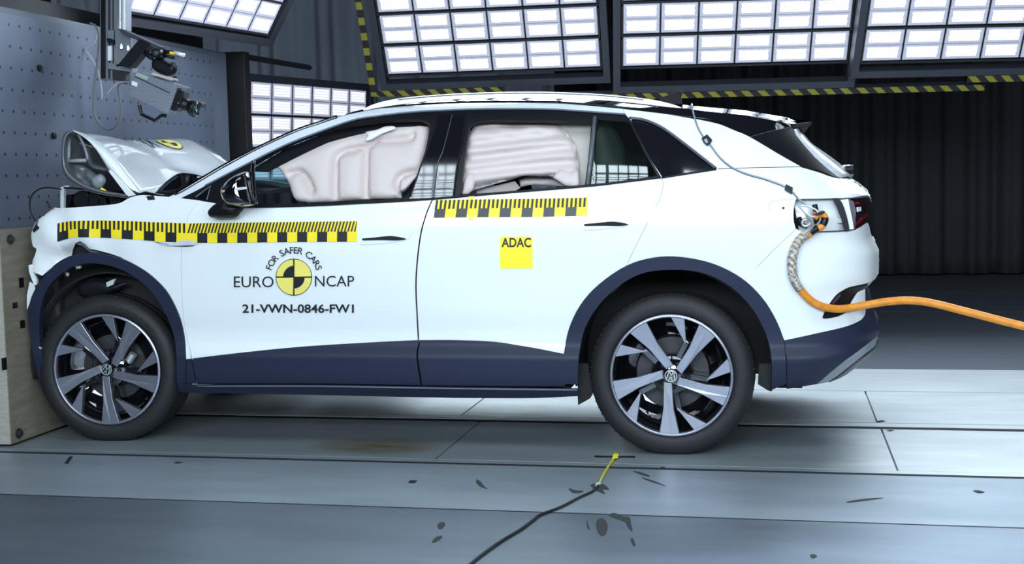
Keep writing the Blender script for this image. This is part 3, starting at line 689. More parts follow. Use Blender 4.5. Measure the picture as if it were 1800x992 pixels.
# window surround -------------------------------------------------------------------
open_f = C([(450, 357.5), (446.5, 330), (444.8, 300), (445.5, 289)], 3)+C([(445.5, 288), (508.7, 253), (575, 229), (642, 216.6), (697, 211), (735, 210)])+C([(741, 210.5), (752.7, 216.6), (755.5, 224), (748, 264), (730.5, 322), (722, 348)], 4)+C([(722, 348), (642, 353), (553, 357.5), (452, 358.5)])[:-1]
open_r = [(808.6, 343), (811.7, 311), (818.7, 261), (823, 235)]+C([(823, 235), (826, 222), (838, 213.5), (860, 211)], 4)[1:]+[(960, 212), (1040, 213.5)]+C([(1040, 213.5), (1034.7, 277), (1028.7, 325)], 4)[1:]+[(960, 331.5), (889, 337)]
open_q = [(1051, 208), (1098, 211.5), (1107, 216), (1128, 256), (1157, 309), (1100, 317), (1038, 324.5), (1044, 270)]
low_line = [(x, y-.2) for x, y in st_low if x > 317]
surround = panel('window_surround', low_line+[(1108, 211), (1121, 236), (1142.5, 277), (1163, 311.5)]+[(x, y-.3) for x, y in belt_r[::-1][1:]]+[(x, y-.3) for x, y in belt_f[::-1]], TRIM, car, holes=[open_f, open_r, open_q], off=.004, step=.014, solid=.02); FAR.append(surround)
bs = MB().tube([P(a, b, -.004) for a, b in belt_f[4:]+belt_r], .006, 6).out('belt_seal', TRIM, surround, smooth=True); FAR.append(bs)
MB().tube([P(a, b, -.003) for a, b in st_low if a > 360], .005, 6).out('drip_rail', mat('rail_grey', (.09, .10, .13), .35), surround, smooth=True)
dv = MB().tube([P(a, b, -.004) for a, b in [(1045.5, 206), (1040, 265), (1033, 325)]], .010, 6).out('divider_bar', mat('rail_grey2', (.10, .11, .13), .3), surround, smooth=True)
bp1 = panel('pillar_cover', [(770, 202.5), (794.5, 201.5), (779.4, 261), (769, 289), (760.5, 348), (719.5, 350), (722, 339.6), (745, 277), (767, 218.6)], BLACK, surround, off=-.002, step=.013); FAR.append(bp1)
bp2 = panel('pillar_cover', [(795.2, 201.5), (817.7, 201.5), (811.7, 253), (803.6, 289), (797, 345.5), (762, 347.8), (770, 289), (780, 261)], BLACK, surround, off=-.003, step=.013); FAR.append(bp2)
MB().tube([P(a, b, -.006) for a, b in C([(794.8, 202), (779.8, 261), (769.3, 289), (761.2, 347)], 5)], .0022, 5).out('pillar_gap', mat('gap_grey', (.06, .065, .08), .3), surround)
for pts in ([(767, 219), (745, 277), (721, 346)], [(818, 203), (812, 253), (804, 289), (797, 344)]):
    MB().tube([P(a, b, -.003) for a, b in C(pts, 5)], .004, 5).out('glass_channel', TRIM, surround, smooth=True)
panel('front_quarter_glass', [(343, 347), (370, 327), (363, 351)], BLACK, surround, off=-.004)
MB().tube([P(a, b, -.006) for a, b in [(344, 346.5), (370.5, 326.5), (363.5, 351.5)]], .003, 5).out('corner_seal', RAIL and mat('rail_grey3', (.14, .16, .2), .35), surround)
rq = panel('rear_door_glass', inset(open_q, -.6), GLD, rear_door, off=.012, solid=.004); FAR.append(rq)
# far side front glass (tinted) is made with the mirrored parts below
# roof skin, windscreen, spoiler -------------------------------------------------------
def mirror(p): return (p[0], 2*YC-p[1], p[2])
def across(name, px, m, parent, crown=.05, n=15, off=0, bulgex=0.0, powr=1.0, Sfun=P):
    rows = []
    for a, b in px:
        p = Sfun(a, b, off); r = []
        for k in range(n):
            t = k/(n-1); s = math.sin(math.pi*t)**powr
            r.append((p[0]+bulgex*s, p[1]+(2*YC-2*p[1])*t, p[2]+crown*s))
        rows.append(r)
    return loft(name, rows, m, parent, solid=.004)
i_ws = min(range(len(st_top)), key=lambda i: abs(st_top[i][0]-600))
roof = across('roof', [(x, y+1) for x, y in st_top[i_ws:]]+[(1161.7, 199), (1222, 206), (1262, 211)], BLACK, car, .055, powr=.6)
ws = across('windscreen', [(x, y+.5) for x, y in st_top[2:i_ws+1]], GLT, car, .03, bulgex=-.10, powr=.8)
wst = MB().tube([P(a, b, .004) for a, b in st_top[3:i_ws]], .012, 6).out('windscreen_seal', BLACK, ws, smooth=True)
# corner of the windscreen pushed out over the scuttle
cw_ = C([(272, 340), (281, 329), (300, 313), (317, 304.5), (340, 306), (356, 310)], 4)+[(345, 320), (310, 340), (300, 343)]
pillow('windscreen_corner', cw_, .20, .006, BLACK, ws, .02)
pillow('wiper_motor', C([(318, 312), (330, 306), (334, 318), (326, 334), (315, 336), (320, 324)], 4), .17, .01, TRIM, ws, .02)
sp_side = C([(1095, 191), (1161.7, 188), (1200, 190)])+[(1240, 195.4), (1303.5, 202.6), (1349, 210), (1394, 218), (1391, 223)]+[(1354, 231), (1318, 241)]+C([(1318, 241), (1291, 229.4), (1262.5, 218), (1222, 209), (1161.7, 199), (1096, 191.5)])[1:-1]
sside = panel('roof_side', sp_side, BLACK, car, off=.004, step=.013, gap=.0005); FAR.append(sside)
dp = panel('rear_side_fin', [(1319, 241.5), (1355, 231.5), (1391, 224), (1396, 228), (1399.6, 238), (1414, 256), (1432, 276), (1455, 297), (1475, 312.5), (1467, 311.6), (1409, 292.7), (1367, 270)], FINM, car, off=.002, step=.013, gap=.0008); FAR.append(dp)
seam_line('spoiler_joint', [(1318, 241), (1354, 231), (1391, 223)], dp, .0012, mat('seam_dark', (.12, .12, .13), .3))
seam_line('chrome_edge', [(1222, 209.6), (1262.5, 218.6), (1291, 230), (1318, 241.6), (1367, 270.7), (1407, 293.3)], dp, .0016, RAIL)
# spoiler blade: spans the car, its top facing up
sp_top = [(1200, 184.5), (1240, 188), (1312, 194.5), (1385, 207), (1424, 214)]
sp_edge = [(1200, 190), (1240, 195.4), (1303.5, 202.6), (1394, 218), (1425, 215)]
rows = []
for (a, b), (c, d) in zip(sp_edge, sp_top):
    p = P(c, d+ (b-d), .004); q = un(c, d, 1, .55)
    r = [(p[0], p[1], p[2]), tuple((p+q)/2), tuple(q)]
    r.append((q[0]+.02, YC, q[2]+.012)); r += [mirror(v) for v in r[:3][::-1]]
    rows.append(r)
spoil = loft('spoiler', rows, BLACK, car, solid=.006, smooth=False)
extr('spoiler_tail', [(1388, 218.5), (1426, 214.3), (1427, 217), (1421, 223.5), (1412, 224.5), (1396, 226.5), (1390, 223.5)], .40, 1.45, FINM, spoil, .003)
# rear glass and tailgate ----------------------------------------------------------------
tailgate = across('tailgate', [(1495, 314.5), (1509, 321), (1525, 334), (1529, 346)], WHITE, car, 0, 15, bulgex=.008, powr=1)
rows = []
for (a, b), (g, h) in zip(C([(1396, 228), (1400, 238), (1414, 256), (1432, 276), (1455, 297), (1475, 312.5)], 4), C([(1400, 232), (1410, 243), (1421.5, 255.5), (1442, 269.5), (1470, 290), (1497, 313)], 4)):
    p = P(a, b, .006); q = un(g, h, 1, .55); mid_ = (p+q)/2+np.array([.012, -.02, .012])
    r = [tuple(p), tuple(mid_), tuple(q), (q[0]+.03, YC, q[2]+.01)]; rows.append(r+[mirror(v) for v in r[:3][::-1]])
rgl = loft('rear_window', rows, mat('dirty_rear_glass', (.50, .52, .56), .3, 0, .5, .5, 50), tailgate, solid=.004)
MB().tube([un(1486, 299, 1, .75), un(1500, 298, 1, .75)], .022, 12).out('camera_pod', TRIM, tailgate)
MB().tube([un(1478, 297, 1, .76), un(1484, 293, 1, .76), un(1494, 292, 1, .76)], .008, 8).out('pod_bracket', CLEAR, tailgate, smooth=True)
rbl = across('rear_bumper', [(1525, 392), (1532, 417), (1545, 439), (1544.5, 481), (1537, 491), (1526, 503)], WHITE, car, 0, 15, bulgex=.008, powr=1)
rbd = across('rear_bumper_cladding', [(1526, 503), (1535, 544), (1546, 572), (1542, 606), (1499, 648), (1450, 671), (1400, 682)], CLAD, car, 0, 15, bulgex=.008, powr=1)
panel('bumper_corner', bump_low+[(1524, 509), (1528, 506), (1536, 544)]+C([(1536, 544), (1546, 558), (1548, 574), (1545, 599), (1543, 618), (1535, 629), (1488.7, 658.6), (1456, 672), (1382.6, 684.5)])[1:], CLAD, rbd, off=-.002, step=.013)
panel('diffuser_strip', C([(1437, 675.5), (1472, 646), (1510.5, 616), (1543, 591)])+C([(1544, 604), (1510.5, 631), (1472, 661), (1456, 671.6)]), mat('diffuser_grey', (.22, .25, .30), .35), rbd, off=-.006, step=.013)
panel('lower_lip', C([(1457, 672.5), (1474, 661.5), (1511, 632), (1543, 609)])+C([(1543, 618), (1535, 629), (1488.7, 658.6), (1460, 672)]), TRIM, rbd, off=-.007, step=.013)
panel('reflector_insert', C([(1494, 505.4), (1478, 513.5), (1468, 521), (1456, 538), (1446.5, 556), (1450, 560.5), (1472, 557), (1487, 550), (1497, 531), (1508, 514), (1523, 507), (1527, 500)], 3), TRIM, rbl, off=.004, step=.013)
panel('reflector', [(1470, 522), (1478, 516), (1478, 522), (1466, 535), (1462, 534)], mat('reflector_dark', (.05, .03, .05), .15, 0, 1), rbl, off=-.002)
MB().tube([un(1533, 416, 1, .5), un(1537, 424, 1, .5)], .006, 6).out('rear_sensor', WHITE, rbl)
across('rear_light_bar', [(1528, 347.5), (1533, 362), (1533, 384), (1524, 391.5)], mat('light_bar_black', (.012, .006, .008), .1, 0, 1), tailgate, 0, 15, bulgex=.006, powr=1)
# tail lamp and opened socket bay -----------------------------------------------------------
tl = panel('tail_lamp', C([(1493.5, 351), (1500, 349), (1532, 347.5), (1536, 362), (1536, 384), (1527, 391)], 3)+[(1502.6, 404), (1499.5, 390), (1495, 368)], mat('lamp_black', (.012, .006, .008), .08, 0, 1), car, off=-.002, step=.006)
panel('lamp_side', [(1493.5, 351), (1501, 354), (1505, 372), (1503, 403.5), (1499.5, 390), (1495, 368)], mat('lamp_grey', (.16, .14, .17), .3), tl, off=-.005)
panel('red_strip', [(1504, 355.5), (1534, 353), (1534.5, 356), (1506, 359)], RED, tl, off=-.02, step=.006)
panel('red_edge', [(1504, 392), (1515, 383), (1526, 376), (1527, 380), (1515, 390), (1504.5, 398)], mat('deep_red', (.12, .004, .008), .2, 0, 1), tl, off=-.02, step=.006)
panel('reverse_lens', [(1507, 364), (1514, 363.5), (1514.5, 371), (1508, 373)], CLEAR, tl, off=-.018, step=.006)
bay = panel('lamp_bay', [(1393, 349), (1500, 346.5), (1503, 405), (1435, 409), (1405, 409)], WHITE, car, off=.055, step=.013)
extr('bay_duct', C([(1464, 350), (1477, 352), (1486, 372), (1493, 403), (1485, 405), (1479, 385), (1472, 366)], 4), P(1480, 380)[1]+.01, P(1480, 380)[1]+.05, TRIM, bay, .002)
extr('bay_bracket', [(1476, 352), (1491, 350), (1499, 390), (1501, 403), (1492, 404), (1487, 380)], P(1485, 380)[1]+.02, P(1485, 380)[1]+.05, WHITE, bay, .002)
MB().tube([P(1437, 408, -.002), P(1470, 406.5, -.002), P(1495, 405, -.002)], .0025, 6).out('bay_edge', TRIM, bay)
MB().box((-.012, -.01, -.01), (.012, .01, .01), Matrix.Translation(P(1477, 388, .045))).out('bay_clip', CLEAR, bay)
# liners and dark interior of the shell ----------------------------------------------------------
def liner(cx, cz, r, name):
    vs, fs = [], []; n = 24
    for k in range(n+1):
        a = math.radians(-12+204*k/n)
        for y in (.075, .25, .52): vs.append((cx+r*math.cos(a), y, cz+r*math.sin(a)))
    for k in range(n):
        for j in range(2): fs.append((k*3+j, k*3+j+1, k*3+4+j, k*3+3+j))
    o = obj(name, vs, fs, LINER, car, smooth=True, solid=.006)
    pts = [(cx+r*math.cos(math.radians(-12+204*k/n)), cz+r*math.sin(math.radians(-12+204*k/n))) for k in range(n+1)]
    prism('liner_back', pts, .50, .52, DARK, o, 0)
    return o
HUBR = (0.0, .05, .365); hf = un(188, 650, 1, .06); HUBF = (hf[0], .06, hf[2])
liner(0.0, .40, .452, 'wheel_liner'); lf = liner(HUBF[0]+.02, .40, .45, 'wheel_liner')
extr('mud_flap', [(1016, 640), (1034, 640), (1042, 690), (1037, 701), (1016, 713), (1015, 690)], .10, .14, LINER, car, .002)
extr('mud_flap', [(1334, 640), (1356, 640), (1357, 689), (1350, 687), (1332, 676)], .10, .14, LINER, car, .002)
# crumpled liner shards above the front wheel
pillow('torn_liner', C([(135, 500), (160, 488), (185, 490), (200, 498), (226, 495), (214, 506), (192, 520), (165, 528), (140, 520)], 4), .13, .03, TRIM, lf, .04)
extr('torn_clip', [(186, 497), (202, 490), (198, 501), (188, 505)], .085, .10, CLEAR, lf, .001)
extr('torn_clip', [(132, 468), (140, 467), (141, 472), (134, 473)], .045, .06, CLEAR, lf, .001)
pillow('torn_clip', C([(114, 479), (121, 480), (120, 486), (115, 485)], 3), .06, .006, PALE, lf, .01)
extr('torn_edge', [(68, 610), (71, 611), (77, 632), (84, 634), (87, 652), (81, 655), (77, 640), (73, 634)], .03, .045, CLEAR, lf, .001)
mb = MB(); mb.box((HUBF[0]+.46, .10, .29), (-.47, 1.40, .62)); mb.box((HUBF[0]+.46, 1.40, .36), (-.47, 1.74, .62)); mb.box((-.47, .53, .40), (.47, 1.32, .62)); mb.box((.47, .14, .30), (.58, 1.72, .70))
mb.out('floor_pan', DARK, car)
inn = MB()
p0 = P(330, 360); p1 = P(980, 345)
inn.box((HUBF[0]+.47, .115, .62), (-.46, .15, 1.15)); inn.box((HUBF[0]+.47, 1.70, .62), (-.46, 1.735, 1.15)); inn.box((-.46, .13, .88), (.60, .17, 1.12)); inn.box((-.46, 1.68, .88), (.60, 1.72, 1.12))
inn.out('door_inner', DARK, car)
# cabin ---------------------------------------------------------------------------------------------
def seat(x, y, name):
    pts = [(x-.22, .70), (x+.30, .66), (x+.34, .80), (x+.38, 1.05), (x+.50, 1.36), (x+.42, 1.40), (x+.30, 1.20), (x+.17, .88), (x-.20, .86)]
    s = prism(name, pts, y-.24, y+.24, SEAT, car, .05)
    prism('headrest', [(x+.41, 1.36), (x+.53, 1.35), (x+.56, 1.50), (x+.50, 1.58), (x+.44, 1.54)], y-.13, y+.13, SEAT, s, .04)
    return s
seat(-1.62, .52, 'front_seat'); seat(-1.62, 1.33, 'front_seat')
xs_ = un(1085, 280, 1, .62)
for y in (.55, .95, 1.32):
    s = prism('rear_seat', [(-.75, .72), (-.30, .70), (-.12, .95), (.03, 1.28), (-.07, 1.32), (-.27, .98), (-.75, .90)], y-.20, y+.20, SEAT, car, .04)
    q = [(xs_[0]-.10, 1.24), (xs_[0]+.07, 1.22), (xs_[0]+.06, 1.40), (xs_[0]+.0, 1.53), (xs_[0]-.08, 1.54), (xs_[0]-.12, 1.46)]
    prism('headrest', q, y-.15, y+.15, mat('headrest_cloth', (.66, .72, .66), .9), s, .04)
prism('dashboard', [(-2.45, .75), (-2.0, .78), (-1.93, .95), (-2.02, 1.0), (-2.3, 1.05), (-2.5, 1.05)], .22, 1.63, TRIM, car, .03)
stw = MB(); Ms = Matrix.Translation((-1.86, .52, 1.10)) @ Matrix.Rotation(math.radians(65), 4, 'Y') @ Matrix.Rotation(math.pi/2, 4, 'X')
stw.lathe([(.18+.016*math.cos(a), .016*math.sin(a)) for a in [k*math.pi/4 for k in range(9)]], 28, Ms)
stw.box((-.17, -.008, -.02), (.17, .008, .02), Ms); stw.out('steering_wheel', TRIM, car, smooth=True)
pale = panel('pillar_trim', [(955, 216), (1040, 216), (1034, 280), (1028, 328), (1000, 330), (985, 300)], PALE, car, off=.12, step=.05)
panel('headliner', [(440, 300), (500, 262), (560, 238), (640, 216), (700, 208), (820, 204), (1048, 206), (1048, 217), (960, 217.5), (844, 216), (825, 222), (757, 214), (750, 221), (693, 223), (642, 233), (575, 251), (526, 274), (490, 292), (470, 302)], TRIM, car, off=.05, step=.04)
# airbags ----------------------------------------------------------------------------------------------
bag1 = C([(493, 289), (526.5, 272), (575, 249), (608, 238), (642, 231), (693, 222), (742, 216)], 4)+C([(748, 218), (755, 226), (750.5, 262), (739.4, 304), (728, 318), (714, 335), (706, 338), (706, 347)], 3)+C([(706, 348), (680, 350.5), (645, 350.5), (597.5, 354), (560, 356.5), (531, 355.5), (517.6, 348.6), (509, 324), (495, 302), (485.5, 293.5)], 3)
s1_ = C([(592, 346), (592.5, 300), (594, 278), (608.6, 267), (631, 262), (651, 260)], 4); s2_ = [(645, 351), (646, 300), (646.5, 262)]; s3_ = C([(651, 259), (664, 249), (682, 246.5), (722, 244), (727, 238)], 4)
s4_ = C([(513, 306.5), (531, 303.5), (544, 317.5), (552, 336)], 4); s5_ = C([(700, 326), (703, 316), (711, 308), (728, 304), (740, 304)], 4)
ab = pillow('side_airbag', bag1, .085, .055, BAG, car, .07, .011, [s1_, s2_, s3_, s4_, s5_], plane=lambda a, b: P(a, b, .085))
VB = np.array([v.co for v in ab.data.vertices])
def on_bag(a, b):
    p = P(a, b, .05); j = np.argmin((VB[:, 0]-p[0])**2+(VB[:, 2]-p[2])**2+(VB[:, 1] > S(p[0], p[2])+.088)*1.0)
    return (p[0], VB[j][1]-.004, p[2])
for s in (s1_, s2_, s3_, s4_, s5_): MB().tube([on_bag(a, b) for a, b in s], .0016, 5).out('seam', SEAM, ab)
for a, b in [(551.5, 336), (627, 265), (724, 238.5)]:
    c_ = on_bag(a, b)
    MB().lathe([(.010+.0016*math.cos(t), .0016*math.sin(t)) for t in [k*math.pi/3 for k in range(7)]], 16, Matrix.Translation(c_)).out('stitch_ring', SEAM, ab)
pillow('torn_strip', C([(642, 232), (664, 227.5), (676, 222.5), (692, 222), (693, 227), (672, 235), (650, 246.5), (641, 247), (646, 239)], 3), .018, .010, BAGW, ab, .02, .008, plane=lambda a, b: P(a, b, .015))
pillow('lower_flap', C([(704, 330), (709, 316), (726, 307), (737, 307), (728, 318), (716, 331), (708, 336)], 3), .028, .010, BAG, ab, .02, .01, plane=lambda a, b: P(a, b, .05))
bag2 = C([(844, 216.5), (900, 215.5), (963, 217.6), (991, 230), (1007, 248), (1014, 268), (1018, 298), (1017, 327)], 4)+C([(1010, 327), (991, 327), (981, 316), (970, 309.5), (950, 311), (923, 309.4), (900, 316), (878, 321), (850, 329), (833, 334), (822, 341), (812, 341)], 3)+C([(810.5, 330), (813, 298), (821.6, 247), (833, 222)], 3)
def wr(x, z):
    u = (z-1.2)/.35
    return .017*math.sin(z*92+2.2*math.sin(x*4))*(.4+.6*math.exp(-((u-.55)/.4)**2))+.006*math.sin(z*41+x*5)+.009*math.sin((x*.55+z)*75)*math.exp(-((u-1.0)/.25)**2)
pillow('curtain_airbag', bag2, .10, .045, BAG, car, .06, .010, [], wob=wr, plane=lambda a, b: P(a, b, .10))
pillow('curtain_airbag_tail', C([(812, 342), (818, 312), (828, 303), (836, 312), (832, 332), (824, 341)], 4), .05, .018, BAG, car, .03, .01, plane=lambda a, b: P(a, b, .05))
pillow('curtain_airbag_fold', C([(972, 312), (985, 298), (1004, 304), (1015, 300), (1017, 326), (995, 327)], 4), .042, .012, BAG, car, .03, .01, plane=lambda a, b: P(a, b, .045))
pillow('airbag_rag', C([(912, 316), (930, 310), (965, 311), (985, 322), (990, 328), (940, 325), (915, 329)], 3), .2, .02, BAG, car, .03, .01, plane=lambda a, b: P(a, b, .2))
panel('inner_sill_trim', [(838, 334), (905, 318), (915, 330), (905, 336), (838, 341)], PALE, car, off=.16, step=.04)
# door handles, mirror ------------------------------------------------------------------------------------
for par, dx, dy, x0 in ((front_door, 0, 0, 631), (rear_door, 390.5, -25.5, 1021)):
    hp = C([(633+dx, 421+dy), (700+dx, 404+dy), (716+dx, 402+dy), (724+dx, 405+dy), (722+dx, 414+dy), (710+dx, 423+dy), (660+dx, 429+dy), (634+dx, 430+dy)], 4)
    h = panel('door_handle', hp, WHITE, par, off=-.004, step=.012, gap=0, solid=.002)
    h2 = panel('handle_pocket', C([(636+dx, 419.5+dy), (660+dx, 417.5+dy), (688+dx, 415+dy), (714+dx, 420+dy), (700+dx, 423+dy), (670+dx, 422.5+dy), (637+dx, 423+dy)], 3), GAP, par, off=-.0065, step=.01, gap=0, solid=.001)
mir = pillow('mirror', C([(392, 330), (401, 319), (416, 308), (431, 303), (437, 303.5)], 4)+C([(441, 330), (446, 352), (448, 360), (425, 363.5), (405, 361), (396, 352), (391, 341)], 4), -.13, .085, BLACK, car, .06, .008)
pillow('mirror_arm', C([(366, 371), (374, 362), (386, 354), (397, 347), (408, 352), (428, 364), (422, 375), (411, 383), (374, 383), (368, 379)], 4), -.05, .05, TRIM, mir, .05, .008)
pillow('turn_indicator', [(389, 337), (394, 333), (415, 330), (433, 328.5), (434, 332.5), (412, 336), (396, 338.5), (391, 339.5)], -.205, .008, CLEAR, mir, .012, .006)
pillow('indicator_tip', [(388.5, 335), (396, 333.5), (397, 337.5), (391, 339.5)], -.207, .009, AMBER, mir, .012, .006)
MB().tube([un(a, b, 1, -.21) for a, b in C([(393, 328), (403, 316), (418, 307), (434, 302.5), (438, 312)], 4)], .0022, 6).out('mirror_rim', mat('rim_grey', (.25, .27, .3), .2), mir)
MB().tube([un(a, b, 1, -.14) for a, b in C([(446, 283), (444.5, 300), (446.5, 335), (449.5, 359)], 4)], .010, 6).out('mirror_edge', BLACK, mir, smooth=True)
# roof rail and fin --------------------------------------------------------------------------------------------
def rail(Y, name):
    top = C([(637, 192.5), (660, 182), (700, 173.2), (760, 167.2), (830, 163.3), (900, 161.5), (960, 161.5), (1040, 164.5), (1100, 169.5), (1150, 176), (1185, 184.5), (1200, 190.5)], 5)
    low = C([(1200, 191.5), (1180, 188.8), (1150, 185), (1100, 179.5), (1040, 175.2), (960, 172.6), (900, 172), (830, 173.2), (760, 177), (700, 184), (660, 190.5), (640, 195)], 5)
    q = [un(a, b, 1, .34) for a, b in top+low]
    r_ = prism(name, [(p[0], p[2]) for p in q], Y, Y+.035, RAIL, car, .006)
    MB().tube([(lambda g: (g[0], Y-.001, g[2]))(un(a, b+2.6, 1, .34)) for a, b in top[10:-12]], .0028, 5).out('rail_groove', mat('groove_grey', (.10, .105, .12), .4), r_)
    return r_
rail(.34, 'roof_rail'); rail(1.852-.375, 'roof_rail')
fin = extr('antenna_fin', C([(1158, 173), (1174, 167), (1185, 161.5), (1192, 160), (1199.5, 162), (1196.5, 170), (1198.5, 181.5)], 4)+[(1160, 181)], .91, .945, FINM, car, .008)
# hood -----------------------------------------------------------------------------------------------------------
near = C([(127, 228.5), (150, 240), (179, 262), (205.5, 290), (225, 314), (246, 339)], 4)
nr = [un(a, b, 1, .20+.06*0) for a, b in near]
N0 = un(127, 228.5, 1, .22); rearN = un(262, 342, 1, .16)
def hood_pt(s, t):
    # s: 0 ridge .. 1 hinge, t: 0 near .. 1 far
    i = min(int(s*(len(nr)-1)), len(nr)-2); f = s*(len(nr)-1)-i; p = nr[i]*(1-f)+nr[i+1]*f
    ridge = {0: 0, .12: -.015, .3: -.045, .5: -.035, .7: -.02, .85: -.012, 1: -.05}
    dz = np.interp(t, list(ridge), list(ridge.values()))*(1-s)**.8
    cr = .05*math.sin(math.pi*t)*s+.035*math.sin(math.pi*min(1, s*1.6))*math.sin(math.pi*min(1, t*1.5))**2
    cr += .02*math.sin(t*9+s*3)*s*(1-s)*2
    fold = -.06*math.exp(-((t-.28-.35*s)/.10)**2)*math.sin(math.pi*s)
    x = p[0]+.0*t-.02*math.sin(math.pi*t)+.10*s*0
    return (x, p[1]+(2*YC-2*.20)*t, p[2]+dz+cr+fold*.35)
NS, NT = 22, 34
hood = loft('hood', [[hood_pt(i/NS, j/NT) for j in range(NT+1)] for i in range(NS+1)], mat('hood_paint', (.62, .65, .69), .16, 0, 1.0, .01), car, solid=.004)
loft('hood_rear_edge', [[(lambda q: (q[0]+f*.30, q[1], q[2]+f*.035-.03*(f > 0)))(hood_pt(1, j/20)) for j in range(1, 20)] for f in (0, .3, 1)], WHITE, hood, solid=.004)
# near edge flange
fl = C([(131, 229.5), (155, 247), (172, 268), (191, 299), (207, 316), (224, 333), (246, 340)], 4)
rows = []
for i, (a, b) in enumerate(fl):
    f = i/(len(fl)-1); A = np.array(hood_pt(f, 0)); B = un(a, b, 1, .19)
    rows.append([A, (A+B)/2+np.array([0, -.012, 0]), B])
loft('hood_flange', rows, WHITE, hood, solid=.003)
extr('hood_edge_strip', [(190, 300.5), (194, 299), (208, 314), (226, 332), (238, 343), (226, 346), (222, 343)], .155, .165, WHITE, hood, .002)
# folded-down front half, inner side visible
ne = C([(127, 228.5), (113, 236), (108.5, 254), (107.8, 274), (111, 300), (125, 318), (152, 333), (179, 341), (200, 344), (222, 347)], 4)
ins = C([(129, 232), (119, 240), (115, 256), (114, 274), (118, 296), (131, 312), (155, 326), (180, 334), (200, 338), (222, 341)], 4)
rows = []
for (a, b), (c, d) in zip(ne, ins):
    p = un(a, b, 1, .18); q = un(c, d, 1, .17)
    rows.append([(p[0]-.02*math.sin(math.pi*t), .18+1.45*t, p[2]+(hood_pt(0, t)[2]-nr[0][2])-.004) for t in [k/20 for k in range(21)]])
half = loft('folded_hood_half', rows, GREYD, hood, solid=.006)
rows = [[un(a, b, 1, .18), un((a+c)/2, (b+d)/2, 1, .165), un(c, d, 1, .18)] for (a, b), (c, d) in zip(ne, ins)]
loft('inner_rim', rows, GREYD, half, solid=.004)
rim_l = mat('inner_frame_light', (.26, .29, .32), .4)
MB().tube([un(a, b, 1, .24) for a, b in [(121, 236), (121, 262), (120, 285), (123, 283), (152, 282)]], .010, 8).out('stamped_rib', rim_l, half, smooth=True)
MB().tube([un(a, b, 1, .26) for a, b in C([(122, 236), (134, 233), (146, 252), (154, 276), (152, 282)], 4)], .007, 8).out('stamped_rib', rim_l, half, smooth=True)
pillow('crumpled_sheet', C([(116, 285), (140, 290), (160, 300), (178, 316), (172, 330), (150, 329), (128, 315)], 4), .30, .03, GREYD, half, .04, .012, [[(130, 295), (160, 328)], [(150, 296), (140, 320)]])
pillow('crumpled_sheet', C([(146, 254), (158, 262), (164, 285), (190, 296), (186, 302), (160, 296), (150, 276)], 4), .36, .03, GREYD, half, .04, .012)
pillow('crumpled_sheet', C([(160, 312), (178, 306), (186, 318), (176, 332), (164, 330)], 4), .26, .02, rim_l, half, .03, .012)
# decals on the bonnet: the end of the crash-test lettering and the round target, upside down
def hood_uv(u, v): return hood_pt(u, v)
def hood_patch(name, pts, m, off=.004, step=.014):
    vs, fs = fill(pts, (), step); v3 = []
    for s, t in vs:
        p = hood_pt(min(max(s, 0), 1), min(max(t, 0), 1)); v3.append((p[0]+off*.3, p[1]-off*.3, p[2]+off))
    return obj(name, v3, fs, m, hood, smooth=True)
def circ(cx, cy, r, n=28, a0=0, a1=360, ry=None): return [(cx+r*math.cos(math.radians(a0+(a1-a0)*k/n)), cy+(ry or r)*math.sin(math.radians(a0+(a1-a0)*k/n))) for k in range(n if a1-a0 == 360 else n+1)]
hood_patch('target_decal', circ(.24, .62, .15, ry=.075), INK, .003); hood_patch('target_decal', circ(.24, .62, .138, ry=.069), YELP, .0045)
hood_patch('target_decal', [(.24, .62)]+circ(.24, .62, .09, 10, 0, 90, ry=.045), INK, .006); hood_patch('target_decal', [(.24, .62)]+circ(.24, .62, .09, 10, 180, 270, ry=.045), INK, .006)
V, fs = text2d('AP'); vv = [(.12+.22*(1-y/.72), .50-.085*x) for x, y in V]
v3 = [(lambda p: (p[0], p[1]-.001, p[2]+.005))(hood_pt(min(max(s, 0), 1), t)) for s, t in vv]
obj('hood_lettering', v3, fs, INK, hood)
# engine bay odds
eb = MB(); eb.box((-3.22, .20, .45), (-2.32, 1.66, .98)); bayo = eb.out('engine_bay', DARK, car, bevel=.02)
extr('bracket', [(106, 330), (113, 327), (121, 326), (120, 329), (113, 333), (112, 366), (106, 366)], .24, .26, CLEAR, bayo, .001)
extr('crossbar', [(109, 345), (127, 341), (120, 366), (109, 366)], .30, .40, TRIM, bayo, .004)
MB().tube([un(178, 332, 1, .22), un(186, 337, 1, .22)], .008, 8).out('yellow_plug', YELA, bayo)
MB().tube([un(a, b, 1, .22) for a, b in C([(112, 330), (140, 332), (175, 336), (198, 343), (225, 341), (250, 344)], 4)], .005, 6).out('cable_loom', TRIM, bayo, smooth=True)
MB().tube([un(a, b, 1, .21) for a, b in [(196, 343), (215, 342), (240, 339)]], .003, 6).out('steel_stay', WIRE, bayo)
for k, (a, b, r_) in enumerate([(150, 352, .05), (172, 350, .04), (205, 350, .045), (190, 356, .04)]):
    c_ = un(a, b, 1, .32); MB().tube([(c_[0], .28, c_[2]), (c_[0], .45, c_[2])], r_, 14).out('motor_part', TRIM, bayo, bevel=.006)
nose = MB(); 
p = un(60, 430, 1, .1)
nose.box((p[0]-.02, .16, .35), (HUBF[0]-.30, 1.70, .86)); nose.out('crushed_nose', DARK, car, bevel=.03)
MB().tube([un(a, b, 1, .12) for a, b in C([(62, 388), (54, 372), (53, 352), (62, 337), (80, 330), (108, 333)], 5)], .004, 6).out('torn_cable', TRIM, car, smooth=True)
